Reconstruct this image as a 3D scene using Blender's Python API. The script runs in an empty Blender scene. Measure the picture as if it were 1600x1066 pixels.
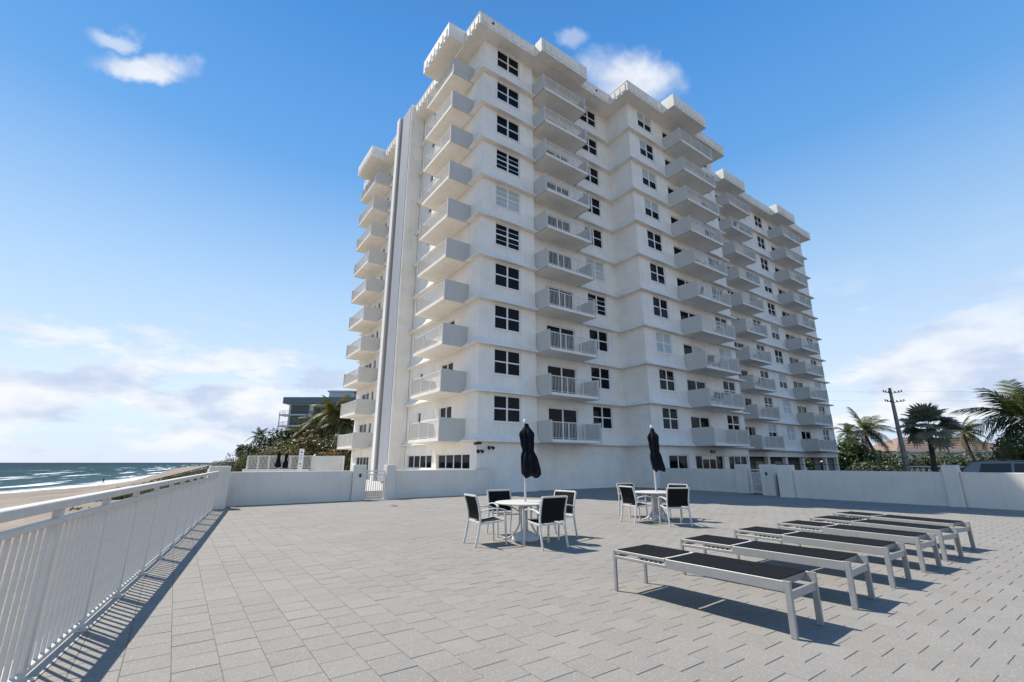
import bpy, bmesh, math, random
from mathutils import Vector, Matrix

random.seed(7)
R = math.radians
scene = bpy.context.scene
col = scene.collection

# ------------------------------------------------------------------ camera
cam_data = bpy.data.cameras.new('camera')
cam_data.lens = 15.998
cam_data.sensor_width = 36.0
cam_data.clip_start = 0.05
cam_data.clip_end = 90000
cam = bpy.data.objects.new('camera', cam_data)
col.objects.link(cam)
cam.location = (0, 0, 1.45)
cam.rotation_euler = (R(90 + 14.96), 0, R(-35.573))
scene.camera = cam

# ------------------------------------------------------------------ sun, sky, exposure
SUN_TO = Vector((-0.29, 0.58, 1.0)).normalized()       # towards the sun
SUN_EL = math.asin(SUN_TO.z)
SUN_ROT = math.atan2(SUN_TO.x, SUN_TO.y)
sun_data = bpy.data.lights.new('sun', 'SUN')
sun_data.energy = 5.0
sun_data.angle = R(0.53)
sun_data.color = (1.0, 0.915, 0.80)
sun = bpy.data.objects.new('sun', sun_data)
col.objects.link(sun)
sun.rotation_euler = SUN_TO.to_track_quat('Z', 'Y').to_euler()
sun.location = (0, 0, 60)

scene.view_settings.view_transform = 'Standard'
scene.view_settings.look = 'None'
scene.view_settings.exposure = 0.30
scene.view_settings.gamma = 1.0
scene.view_settings.use_curve_mapping = False

SKY_STRENGTH = 0.13


class NT:
    """small helper round a node tree"""
    def __init__(s, tree):
        s.t = tree
        s.n = tree.nodes
        s.l = tree.links

    def new(s, typ, **kw):
        nd = s.n.new(typ)
        for k, v in kw.items():
            setattr(nd, k, v)
        return nd

    def put(s, sock, v):
        if hasattr(v, 'is_linked') or hasattr(v, 'links'):
            s.l.new(v, sock)
        else:
            sock.default_value = v

    def math(s, op, a, b=None, c=None, clamp=False):
        nd = s.new('ShaderNodeMath', operation=op)
        nd.use_clamp = clamp
        s.put(nd.inputs[0], a)
        if b is not None:
            s.put(nd.inputs[1], b)
        if c is not None:
            s.put(nd.inputs[2], c)
        return nd.outputs[0]

    def ss(s, v, a, b, lo=0.0, hi=1.0):
        nd = s.new('ShaderNodeMapRange', interpolation_type='SMOOTHSTEP')
        s.put(nd.inputs[0], v)
        nd.inputs[1].default_value = a
        nd.inputs[2].default_value = b
        nd.inputs[3].default_value = lo
        nd.inputs[4].default_value = hi
        return nd.outputs[0]

    def noise(s, vec, scale, detail=3.0, rough=0.55, lac=2.0, out=0):
        nd = s.new('ShaderNodeTexNoise')
        if vec is not None:
            s.l.new(vec, nd.inputs['Vector'])
        nd.inputs['Scale'].default_value = scale
        nd.inputs['Detail'].default_value = detail
        nd.inputs['Roughness'].default_value = rough
        nd.inputs['Lacunarity'].default_value = lac
        return nd.outputs[out]

    def mix(s, f, a, b, blend='MIX'):
        nd = s.new('ShaderNodeMix', data_type='RGBA', blend_type=blend)
        s.put(nd.inputs[0], f)
        for i, v in ((6, a), (7, b)):
            if isinstance(v, (tuple, list)):
                v = tuple(v) + ((1.0,) if len(v) == 3 else ())
            s.put(nd.inputs[i], v)
        return nd.outputs[2]

    def mapping(s, vec, loc=(0, 0, 0), rot=(0, 0, 0), scl=(1, 1, 1)):
        nd = s.new('ShaderNodeMapping')
        s.l.new(vec, nd.inputs[0])
        nd.inputs[1].default_value = loc
        nd.inputs[2].default_value = rot
        nd.inputs[3].default_value = scl
        return nd.outputs[0]


def build_world():
    w = bpy.data.worlds.new('World')
    scene.world = w
    w.use_nodes = True
    T = NT(w.node_tree)
    T.n.clear()
    sky = T.new('ShaderNodeTexSky', sky_type='NISHITA')
    sky.sun_disc = False
    sky.sun_elevation = SUN_EL
    sky.sun_rotation = SUN_ROT
    sky.altitude = 0
    sky.air_density = 1.0
    sky.dust_density = 0.0
    sky.ozone_density = 2.2
    tc = T.new('ShaderNodeTexCoord')
    d = tc.outputs['Generated']
    sep = T.new('ShaderNodeSeparateXYZ')
    T.l.new(d, sep.inputs[0])
    z = T.math('MAXIMUM', sep.outputs[2], 0.0)
    # planar cloud layer seen in perspective
    zz = T.math('ADD', z, 0.07)
    px = T.math('DIVIDE', sep.outputs[0], zz)
    py = T.math('DIVIDE', sep.outputs[1], zz)
    cmb = T.new('ShaderNodeCombineXYZ')
    T.l.new(px, cmb.inputs[0])
    T.l.new(py, cmb.inputs[1])
    n1 = T.noise(T.mapping(cmb.outputs[0], loc=(3.1, 1.7, 0.4)), 0.55, 7.0, 0.58)
    n2 = T.noise(T.mapping(cmb.outputs[0], loc=(-4.0, 8.0, 2.0)), 0.16, 3.0, 0.5)
    # puffy banks low over the horizon
    st = T.mapping(d, loc=(0.2, 0.1, 0), scl=(1.0, 1.0, 3.4))
    b1 = T.noise(st, 3.6, 8.0, 0.58)
    b2 = T.noise(st, 9.0, 5.0, 0.6)
    bank = T.math('ADD', T.math('MULTIPLY', b1, 0.75), T.math('MULTIPLY', b2, 0.25))
    low = T.math('MULTIPLY', T.ss(z, 0.0, 0.05, 0.25, 1.0), T.ss(z, 0.36, 0.12))
    bankmask = T.math('MULTIPLY', T.ss(T.math('ADD', bank, T.ss(z, 0.30, 0.06, 0.0, 0.07)), 0.49, 0.57), low)
    wisp = T.math('MULTIPLY', T.ss(T.math('ADD', T.math('MULTIPLY', n1, 0.7), T.math('MULTIPLY', n2, 0.3)), 0.545, 0.72),
                  T.math('MULTIPLY', T.ss(z, 0.10, 0.2), T.ss(z, 0.52, 0.30)))
    cover = T.math('MAXIMUM', T.math('MULTIPLY', bankmask, 0.9), T.math('MULTIPLY', wisp, 0.55))
    # the few clouds that stand alone higher up
    wn = T.noise(d, 7.0, 5.0, 0.6, out=1)
    vs = T.new('ShaderNodeVectorMath', operation='SUBTRACT')
    T.l.new(wn, vs.inputs[0])
    vs.inputs[1].default_value = (0.5, 0.5, 0.5)
    vsc = T.new('ShaderNodeVectorMath', operation='SCALE')
    T.l.new(vs.outputs[0], vsc.inputs[0])
    vsc.inputs['Scale'].default_value = 0.10
    va = T.new('ShaderNodeVectorMath', operation='ADD')
    T.l.new(d, va.inputs[0])
    T.l.new(vsc.outputs[0], va.inputs[1])
    warped = va.outputs[0]
    dens = T.noise(d, 11.0, 5.0, 0.6)

    def lone(c, axis, ra, rb, amt):
        c = Vector(c).normalized()
        a = (Vector(axis) - c * c.dot(Vector(axis))).normalized()
        b = c.cross(a)
        out = []
        for v, r in ((a, ra), (b, rb)):
            nd = T.new('ShaderNodeVectorMath', operation='DOT_PRODUCT')
            T.l.new(warped, nd.inputs[0])
            nd.inputs[1].default_value = v
            q = T.math('DIVIDE', T.math('SUBTRACT', nd.outputs['Value'], 0.0), r)
            out.append(T.math('MULTIPLY', q, q))
        nd = T.new('ShaderNodeVectorMath', operation='DOT_PRODUCT')
        T.l.new(d, nd.inputs[0])
        nd.inputs[1].default_value = c
        front = T.math('GREATER_THAN', nd.outputs['Value'], 0.5)
        rr = T.math('SQRT', T.math('ADD', out[0], out[1]))
        m = T.ss(T.math('ADD', rr, T.math('MULTIPLY', T.math('SUBTRACT', dens, 0.5), 1.1)), 1.15, 0.35)
        return T.math('MULTIPLY', T.math('MULTIPLY', m, front), amt)

    for c, axis, ra, rb, amt in LONE_CLOUDS:
        cover = T.math('MAXIMUM', cover, lone(c, axis, ra, rb, amt))
    # cloud colour: bright tops, bluish bases
    shade = T.noise(T.mapping(d, loc=(0.02, 0.01, -0.035), scl=(1, 1, 2.4)), 6.0, 4.0, 0.55)
    k = 1.0 / SKY_STRENGTH
    ccol = T.mix(T.ss(shade, 0.36, 0.62), (0.47 * k, 0.55 * k, 0.71 * k), (0.80 * k, 0.81 * k, 0.83 * k))
    # clear air over the sea: pale at the horizon, deep blue overhead
    ramp = T.new('ShaderNodeValToRGB')
    cr = ramp.color_ramp
    cr.interpolation = 'LINEAR'
    stops = ((0.0, (0.50, 0.60, 0.80)), (0.10, (0.62, 0.73, 0.89)), (0.32, (0.385, 0.575, 0.81)), (0.55, (0.115, 0.335, 0.70)), (0.74, (0.053, 0.24, 0.615)), (1.0, (0.03, 0.095, 0.235)))
    while len(cr.elements) < len(stops):
        cr.elements.new(0.5)
    for e, (pos, c) in zip(cr.elements, stops):
        e.position = pos
        e.color = c + (1.0,)
    T.l.new(z, ramp.inputs[0])
    rs = T.new('ShaderNodeVectorMath', operation='SCALE')
    T.l.new(ramp.outputs[0], rs.inputs[0])
    rs.inputs['Scale'].default_value = k
    base = T.mix(0.86, sky.outputs[0], rs.outputs[0])
    colr = T.mix(cover, base, ccol)
    bg = T.new('ShaderNodeBackground')
    bg.inputs['Strength'].default_value = SKY_STRENGTH
    T.l.new(colr, bg.inputs[0])
    out = T.new('ShaderNodeOutputWorld')
    T.l.new(bg.outputs[0], out.inputs[0])


# directions of the separate clouds in the photograph (centre, long axis, radii)
LONE_CLOUDS = [
    ((-0.1384, 0.7969, 0.5880), (0.8134, -0.5818, -0.06), 0.075, 0.022, 0.85),
    ((-0.1736, 0.7756, 0.6069), (0.8134, -0.5818, -0.02), 0.034, 0.013, 0.5),
    ((0.5734, 0.4429, 0.6892), (0.8134, -0.5818, -0.25), 0.10, 0.050, 0.9),
    ((0.4712, 0.4778, 0.7414), (0.8134, -0.5818, 0.0), 0.030, 0.016, 0.6),
]
build_world()

# ------------------------------------------------------------------ materials
def principled(name):
    m = bpy.data.materials.new(name)
    m.use_nodes = True
    T = NT(m.node_tree)
    p = T.n['Principled BSDF']
    return m, T, p


def plain(name, color, rough=0.6, metal=0.0, var=0.0, vscale=4.0, bump=0.0, bscale=60.0, coat=0.0, rand=0.0, spec=0.5):
    m, T, p = principled(name)
    p.inputs['Roughness'].default_value = rough
    p.inputs['Metallic'].default_value = metal
    p.inputs['Coat Weight'].default_value = coat
    p.inputs['Specular IOR Level'].default_value = spec
    tc = T.new('ShaderNodeTexCoord')
    o = tc.outputs['Object']
    c = tuple(color) + (1.0,)
    cur = None
    if var > 0:
        n = T.noise(o, vscale, 5.0, 0.6)
        f = T.ss(n, 0.3, 0.7)
        a = tuple(max(0, x * (1 - var)) for x in color)
        b = tuple(min(1, x * (1 + var * 0.6)) for x in color)
        cur = T.mix(f, a, b)
    if rand > 0:
        oi = T.new('ShaderNodeObjectInfo')
        hv = T.new('ShaderNodeHueSaturation')
        T.put(hv.inputs['Color'], cur if cur is not None else c)
        mr = T.new('ShaderNodeMapRange')
        T.l.new(oi.outputs['Random'], mr.inputs[0])
        mr.inputs[3].default_value = 1 - rand
        mr.inputs[4].default_value = 1 + rand
        T.l.new(mr.outputs[0], hv.inputs['Value'])
        cur = hv.outputs[0]
    if cur is not None:
        T.l.new(cur, p.inputs['Base Color'])
    else:
        p.inputs['Base Color'].default_value = c
    if bump > 0:
        bn = T.noise(o, bscale, 4.0, 0.6)
        b = T.new('ShaderNodeBump')
        b.inputs['Strength'].default_value = bump
        b.inputs['Distance'].default_value = 0.01
        T.l.new(bn, b.inputs['Height'])
        T.l.new(b.outputs[0], p.inputs['Normal'])
    return m


def stucco(name, color, streak=0.10):
    """painted stucco: blotches, faint rain streaks, fine grain"""
    m, T, p = principled(name)
    p.inputs['Roughness'].default_value = 0.75
    p.inputs['Specular IOR Level'].default_value = 0.25
    g = T.new('ShaderNodeNewGeometry').outputs['Position']
    n = T.noise(g, 0.9, 5.0, 0.62)
    s = T.noise(T.mapping(g, scl=(5.5, 5.5, 0.28)), 1.0, 5.0, 0.65)
    s2 = T.noise(T.mapping(g, scl=(16, 16, 0.6)), 1.0, 3.0, 0.6)
    f = T.math('ADD', T.math('MULTIPLY', T.ss(n, 0.35, 0.75), 0.5),
               T.math('ADD', T.math('MULTIPLY', T.ss(s, 0.5, 0.8), 0.6), T.math('MULTIPLY', T.ss(s2, 0.55, 0.85), 0.35)))
    dark = tuple(c * (1 - streak) * k for c, k in zip(color, (1.0, 0.99, 0.96)))
    T.l.new(T.mix(T.math('MINIMUM', f, 1.0), color, dark), p.inputs['Base Color'])
    bn = T.noise(g, 55.0, 4.0, 0.65)
    bl = T.noise(g, 2.2, 3.0, 0.5)
    b = T.new('ShaderNodeBump')
    b.inputs['Strength'].default_value = 0.25
    b.inputs['Distance'].default_value = 0.012
    T.l.new(T.math('ADD', bn, T.math('MULTIPLY', bl, 1.5)), b.inputs['Height'])
    T.l.new(b.outputs[0], p.inputs['Normal'])
    return m


M = {}
M['stucco'] = stucco('white_stucco', (0.88, 0.832, 0.758), 0.22)
M['deckwall'] = stucco('deck_wall_paint', (0.70, 0.66, 0.59), 0.18)
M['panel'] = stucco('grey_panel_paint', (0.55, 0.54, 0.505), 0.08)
M['tower'] = stucco('tower_face_blue_grey', (0.36, 0.375, 0.40), 0.10)  # darker and bluer than the stucco on the tower's other faces
M['dark_paint'] = stucco('service_wall_and_groove_shade', (0.22, 0.22, 0.22), 0.1)  # dark grey of the service walls, also painted shade in the tower recess
M['groove_shade'] = plain('groove_shade_grey', (0.22, 0.22, 0.225), 0.5)  # flat grey painted as the shade in the tower groove
M['soil'] = plain('soil_bed', (0.05, 0.045, 0.035), 0.95)
M['pole_concrete'] = plain('pole_concrete', (0.30, 0.26, 0.22), 0.85, var=0.2, vscale=2.0)
M['rail_white'] = plain('white_powder_coat', (0.70, 0.675, 0.625), 0.38, var=0.05, vscale=9.0)
M['deck_rail'] = plain('deck_rail_paint', (0.60, 0.575, 0.53), 0.42, var=0.06, vscale=9.0)
M['frame_white'] = plain('window_frame_white', (0.78, 0.78, 0.77), 0.42)
M['frame_bronze'] = plain('door_frame_grey', (0.42, 0.42, 0.41), 0.45)
M['furn'] = plain('furniture_white', (0.62, 0.605, 0.57), 0.38, var=0.06, vscale=7.0, bump=0.05, bscale=120)
M['furn_lounge'] = plain('brushed_aluminium_paint', (0.31, 0.31, 0.295), 0.42, var=0.06, vscale=9.0, bump=0.05, bscale=140)
M['sling'] = plain('black_sling', (0.008, 0.009, 0.011), 0.75, var=0.35, vscale=40, bump=0.3, bscale=420, spec=0.12)
M['sling_grey'] = plain('sling_underside', (0.22, 0.22, 0.22), 0.6)
M['navy'] = plain('navy_canvas', (0.007, 0.009, 0.016), 0.9, var=0.4, vscale=6.0, bump=0.25, bscale=260, spec=0.2)
M['black'] = plain('black_plastic', (0.012, 0.012, 0.013), 0.5)
M['letter'] = plain('letter_black', (0.010, 0.010, 0.010), 0.45)
M['joint'] = plain('joint_sand', (0.17, 0.155, 0.132), 0.95, var=0.3, vscale=6.0)
M['concrete'] = plain('deck_kerb_concrete', (0.40, 0.39, 0.375), 0.85, var=0.12, vscale=3.0, bump=0.2, bscale=90)
M['asphalt'] = plain('asphalt', (0.055, 0.055, 0.057), 0.9, var=0.2, vscale=3.0)
M['bark'] = plain('palm_bark', (0.20, 0.165, 0.125), 0.9, var=0.35, vscale=6.0, bump=0.5, bscale=20)
M['bark_dark'] = plain('bark_dark', (0.09, 0.07, 0.05), 0.9, var=0.3, vscale=6.0)
M['blind'] = plain('window_blind', (0.52, 0.58, 0.58), 0.7, rand=0.08)
M['shade_aqua'] = plain('aqua_shade', (0.44, 0.60, 0.60), 0.6)
M['curtain'] = plain('curtain_cream', (0.5, 0.49, 0.46), 0.8)
M['wood'] = plain('weathered_wood', (0.13, 0.115, 0.10), 0.9, var=0.3, vscale=8)
M['roof_tile'] = plain('clay_tiles', (0.27, 0.185, 0.145), 0.8, var=0.25, vscale=2.5)
M['house_wall'] = plain('house_wall', (0.72, 0.68, 0.60), 0.8)
M['car_silver'] = plain('car_silver', (0.12, 0.123, 0.13), 0.32, 0.5, coat=1.0)
M['car_dark'] = plain('car_dark', (0.02, 0.021, 0.024), 0.25, 0.3, coat=1.0)
M['car_glass'] = plain('car_glass', (0.008, 0.009, 0.010), 0.06)
M['tyre'] = plain('tyre', (0.02, 0.02, 0.02), 0.9)
M['alloy'] = plain('alloy', (0.5, 0.5, 0.5), 0.35, 0.8)
M['lamp_glass'] = plain('lamp_glass', (0.5, 0.1, 0.08), 0.2)
M['skin'] = plain('skin', (0.32, 0.19, 0.13), 0.6)
M['cloth'] = plain('dark_clothes', (0.018, 0.02, 0.026), 0.9)
M['hotel'] = plain('hotel_wall', (0.46, 0.48, 0.485), 0.6)
M['hotel_band'] = plain('hotel_band', (0.10, 0.14, 0.155), 0.5)
M['hotel_glass'] = plain('hotel_glass', (0.015, 0.035, 0.045), 0.1)
M['stone'] = plain('pool_stone', (0.5, 0.48, 0.44), 0.8, var=0.15)
M['sign'] = plain('sign_white', (0.75, 0.75, 0.74), 0.5)
M['steel_dark'] = plain('steel_dark', (0.06, 0.06, 0.065), 0.5, 0.4)


def glass_mat():
    m, T, p = principled('dark_window_glass')
    p.inputs['Base Color'].default_value = (0.004, 0.005, 0.006, 1)
    p.inputs['Roughness'].default_value = 0.03
    p.inputs['Specular IOR Level'].default_value = 0.13
    g = T.new('ShaderNodeNewGeometry').outputs['Position']
    oi = T.new('ShaderNodeObjectInfo')
    n = T.noise(T.mapping(g, scl=(1.1, 1.1, 0.7)), 1.0, 2.0)
    c = T.mix(T.math('MULTIPLY', T.ss(n, 0.45, 0.8), T.math('MULTIPLY', oi.outputs['Random'], 0.8)), (0.003, 0.004, 0.005), (0.03, 0.032, 0.036))
    T.l.new(c, p.inputs['Base Color'])
    b = T.new('ShaderNodeBump')
    b.inputs['Strength'].default_value = 0.06
    b.inputs['Distance'].default_value = 0.02
    T.l.new(T.noise(g, 1.6, 1.0), b.inputs['Height'])
    T.l.new(b.outputs[0], p.inputs['Normal'])
    return m


M['glass'] = glass_mat()


def paver_mat(name, island):
    m, T, p = principled(name)
    p.inputs['Roughness'].default_value = 0.82
    p.inputs['Specular IOR Level'].default_value = 0.3
    geo = T.new('ShaderNodeNewGeometry')
    pos = geo.outputs['Position']
    if island:
        rnd = geo.outputs['Random Per Island']
    else:
        rnd = T.new('ShaderNodeObjectInfo').outputs['Random']
    tint = T.mix(rnd, (0.250, 0.241, 0.222), (0.278, 0.267, 0.246))
    warm = T.mix(T.math('MULTIPLY', T.ss(T.math('FRACT', T.math('MULTIPLY', rnd, 7.31)), 0.72, 1.0), 0.45), tint, (0.258, 0.236, 0.208))
    big = T.noise(pos, 0.35, 4.0, 0.6)
    c1 = T.mix(T.math('MULTIPLY', T.ss(big, 0.40, 0.70), 0.30), warm, (0.195, 0.178, 0.158))
    # shell and stone chips in the face mix
    v = T.new('ShaderNodeTexVoronoi', feature='F1')
    v.inputs['Scale'].default_value = 62.0
    T.l.new(pos, v.inputs['Vector'])
    chip = T.math('LESS_THAN', v.outputs['Distance'], 0.30)
    vs = T.new('ShaderNodeSeparateColor')
    T.l.new(v.outputs['Color'], vs.inputs[0])
    lightchip = T.math('MULTIPLY', chip, T.math('GREATER_THAN', vs.outputs[0], 0.55))
    darkchip = T.math('MULTIPLY', chip, T.math('LESS_THAN', vs.outputs[0], 0.16))
    c2 = T.mix(T.math('MULTIPLY', lightchip, 0.6), c1, (0.46, 0.44, 0.405))
    c3 = T.mix(T.math('MULTIPLY', darkchip, 0.5), c2, (0.13, 0.12, 0.11))
    fine = T.noise(pos, 160.0, 3.0, 0.7)
    c4 = T.mix(T.ss(fine, 0.2, 0.8), T.mix(0.16, c3, (0.12, 0.12, 0.11)), c3)
    # a few stains
    st = T.noise(pos, 1.3, 5.0, 0.7)
    c5 = T.mix(T.math('MULTIPLY', T.ss(st, 0.62, 0.78), 0.5), c4, (0.27, 0.23, 0.17))
    T.l.new(c5, p.inputs['Base Color'])
    b = T.new('ShaderNodeBump')
    b.inputs['Strength'].default_value = 0.35
    b.inputs['Distance'].default_value = 0.004
    T.l.new(T.noise(pos, 120.0, 4.0, 0.7), b.inputs['Height'])
    T.l.new(b.outputs[0], p.inputs['Normal'])
    return m


M['paver'] = paver_mat('paver_single', False)
M['paver_field'] = paver_mat('paver_field', True)


def leaf_mat(name, c1, c2, c3=None, amt3=0.0, rough=0.5, trans=0.25):
    m, T, p = principled(name)
    geo = T.new('ShaderNodeNewGeometry')
    r = geo.outputs['Random Per Island']
    c = T.mix(r, c1, c2)
    if c3:
        pos = geo.outputs['Position']
        f = T.math('ADD', T.math('FRACT', T.math('MULTIPLY', r, 13.7)), T.math('MULTIPLY', T.math('SUBTRACT', T.noise(pos, 0.9, 2.0), 0.5), 1.2))
        c = T.mix(T.ss(f, 1 - amt3 - 0.05, 1 - amt3 + 0.05), c, c3)
    T.l.new(c, p.inputs['Base Color'])
    p.inputs['Roughness'].default_value = rough
    p.inputs['Specular IOR Level'].default_value = 0.35
    if trans > 0:
        tr = T.new('ShaderNodeBsdfTranslucent')
        T.l.new(T.mix(0.5, c, (0.10, 0.14, 0.02)), tr.inputs[0])
        mx = T.new('ShaderNodeMixShader')
        mx.inputs[0].default_value = trans
        T.l.new(p.outputs[0], mx.inputs[1])
        T.l.new(tr.outputs[0], mx.inputs[2])
        T.l.new(mx.outputs[0], T.n['Material Output'].inputs[0])
    return m


M['palm_leaf'] = leaf_mat('palm_leaf', (0.032, 0.055, 0.018), (0.085, 0.115, 0.035), (0.20, 0.15, 0.06), 0.10)
M['palm_gold'] = leaf_mat('palm_leaf_gold', (0.05, 0.07, 0.02), (0.14, 0.15, 0.045), (0.28, 0.20, 0.06), 0.18)
M['fan_leaf'] = leaf_mat('fan_palm_leaf', (0.10, 0.12, 0.085), (0.34, 0.36, 0.30), (0.36, 0.30, 0.20), 0.18, 0.35)
M['dead_frond'] = leaf_mat('dead_frond', (0.13, 0.10, 0.065), (0.22, 0.17, 0.11))
M['grape_leaf'] = leaf_mat('sea_grape_leaf', (0.028, 0.050, 0.018), (0.07, 0.105, 0.035), (0.36, 0.19, 0.08), 0.26, 0.4)
M['green_leaf'] = leaf_mat('green_leaf', (0.022, 0.045, 0.014), (0.085, 0.13, 0.035), (0.16, 0.19, 0.06), 0.12, 0.35)
M['dark_leaf'] = leaf_mat('dark_leaf', (0.014, 0.028, 0.012), (0.045, 0.065, 0.025), None, 0, 0.5)
M['hedge_leaf'] = leaf_mat('hedge_leaf', (0.04, 0.06, 0.025), (0.11, 0.14, 0.065), (0.16, 0.17, 0.12), 0.15, 0.5)
M['croton_leaf'] = leaf_mat('croton_leaf', (0.06, 0.07, 0.02), (0.16, 0.14, 0.04), (0.42, 0.16, 0.07), 0.42, 0.45)
M['gold_leaf'] = leaf_mat('gold_leaf', (0.08, 0.09, 0.02), (0.30, 0.27, 0.08), (0.03, 0.045, 0.015), 0.3, 0.45)
M['dune_leaf'] = leaf_mat('dune_leaf', (0.055, 0.065, 0.02), (0.15, 0.15, 0.05), (0.14, 0.09, 0.05), 0.25, 0.6)
M['dune_grass'] = leaf_mat('dune_grass_blade', (0.07, 0.085, 0.025), (0.20, 0.19, 0.06), (0.16, 0.11, 0.06), 0.25, 0.6)


def sand_mat():
    m, T, p = principled('beach_sand')
    p.inputs['Roughness'].default_value = 0.95
    pos = T.new('ShaderNodeNewGeometry').outputs['Position']
    n = T.noise(pos, 0.12, 5.0, 0.65)
    n2 = T.noise(pos, 1.1, 5.0, 0.7)
    c = T.mix(T.ss(n, 0.35, 0.68), (0.20, 0.165, 0.13), (0.30, 0.25, 0.20))
    c = T.mix(T.math('MULTIPLY', T.ss(n2, 0.42, 0.70), 0.55), c, (0.155, 0.12, 0.095))
    # wrack lines along the shore (wet sand low down)
    sep = T.new('ShaderNodeSeparateXYZ')
    T.l.new(pos, sep.inputs[0])
    wob = T.math('ADD', sep.outputs[2], T.math('MULTIPLY', T.math('SUBTRACT', T.noise(pos, 0.08, 3.0), 0.5), 0.5))
    wet = T.ss(wob, -4.55, -4.95)
    c = T.mix(T.math('MULTIPLY', wet, 0.55), c, (0.12, 0.10, 0.085))
    T.l.new(c, p.inputs['Base Color'])
    T.l.new(T.ss(wet, 0.0, 1.0, 0.95, 0.35), p.inputs['Roughness'])
    b = T.new('ShaderNodeBump')
    b.inputs['Strength'].default_value = 0.8
    b.inputs['Distance'].default_value = 0.12
    T.l.new(T.math('ADD', T.noise(pos, 1.6, 5.0, 0.65), T.math('MULTIPLY', T.noise(pos, 0.35, 4.0, 0.7), 1.5)), b.inputs['Height'])
    T.l.new(b.outputs[0], p.inputs['Normal'])
    return m


M['sand'] = sand_mat()


def sea_mat():
    """colour by distance from the shore (attribute), whitecaps and wash from noise"""
    m, T, p = principled('sea_water')
    pos = T.new('ShaderNodeNewGeometry').outputs['Position']
    at = T.new('ShaderNodeAttribute')
    at.attribute_name = 'shore'
    s = at.outputs['Fac']
    big = T.noise(T.mapping(pos, scl=(0.010, 0.004, 1)), 1.0, 3.0)
    sw = T.math('ADD', s, T.math('MULTIPLY', T.math('SUBTRACT', big, 0.5), 60.0))
    c = T.mix(T.ss(sw, 0.0, 60.0), (0.028, 0.068, 0.080), (0.006, 0.040, 0.052))
    c = T.mix(T.ss(sw, 60.0, 380.0), c, (0.002, 0.020, 0.034))
    c = T.mix(T.ss(s, 900.0, 5000.0), c, (0.002, 0.010, 0.022))
    patch = T.noise(T.mapping(pos, scl=(0.05, 0.016, 1)), 1.0, 4.0, 0.6)
    c = T.mix(T.math('MULTIPLY', T.ss(patch, 0.46, 0.72), 0.45), c, (0.012, 0.058, 0.068))
    # breaking crests: long ribbons parallel to the shore
    cmb = T.new('ShaderNodeCombineXYZ')
    T.l.new(T.math('MULTIPLY', s, 0.13), cmb.inputs[0])
    sep = T.new('ShaderNodeSeparateXYZ')
    T.l.new(pos, sep.inputs[0])
    T.l.new(T.math('MULTIPLY', sep.outputs[1], 0.008), cmb.inputs[1])
    rib = T.noise(cmb.outputs[0], 1.0, 5.0, 0.62)
    near = T.ss(s, 150.0, 12.0)
    thr = T.math('SUBTRACT', rib, T.math('MULTIPLY', near, 0.10))
    foam_b = T.math('MULTIPLY', T.ss(T.math('ADD', rib, T.math('MULTIPLY', near, 0.10)), 0.655, 0.70), T.ss(s, 260.0, 90.0))
    cmb2 = T.new('ShaderNodeCombineXYZ')
    T.l.new(T.math('MULTIPLY', s, 0.10), cmb2.inputs[0])
    T.l.new(T.math('MULTIPLY', sep.outputs[1], 0.03), cmb2.inputs[1])
    caps = T.noise(cmb2.outputs[0], 1.0, 5.0, 0.65)
    foam_c = T.math('MULTIPLY', T.ss(caps, 0.67, 0.72), T.ss(s, 1500.0, 200.0, 0.0, 0.45))
    # wash at the water's edge
    edge = T.math('ADD', s, T.math('MULTIPLY', T.math('SUBTRACT', T.noise(T.mapping(pos, scl=(0.09, 0.05, 1)), 1.0, 4.0), 0.5), 13.0))
    wash = T.ss(edge, 8.0, 1.5)
    lace = T.noise(pos, 0.55, 5.0, 0.7)
    foam_w = T.math('MULTIPLY', wash, T.ss(lace, 0.34, 0.55))
    foam = T.math('MAXIMUM', T.math('MAXIMUM', foam_b, foam_c), foam_w, clamp=True)
    c = T.mix(foam, c, (0.80, 0.84, 0.86))
    T.l.new(c, p.inputs['Base Color'])
    T.l.new(T.ss(foam, 0.0, 1.0, 0.45, 0.8), p.inputs['Roughness'])
    p.inputs['IOR'].default_value = 1.33
    p.inputs['Specular IOR Level'].default_value = 0.02
    b = T.new('ShaderNodeBump')
    b.inputs['Strength'].default_value = 1.0
    b.inputs['Distance'].default_value = 0.8
    w1 = T.noise(T.mapping(pos, scl=(0.22, 0.07, 1)), 1.0, 5.0, 0.65)
    T.l.new(w1, b.inputs['Height'])
    T.l.new(b.outputs[0], p.inputs['Normal'])
    return m


M['sea'] = sea_mat()


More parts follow.
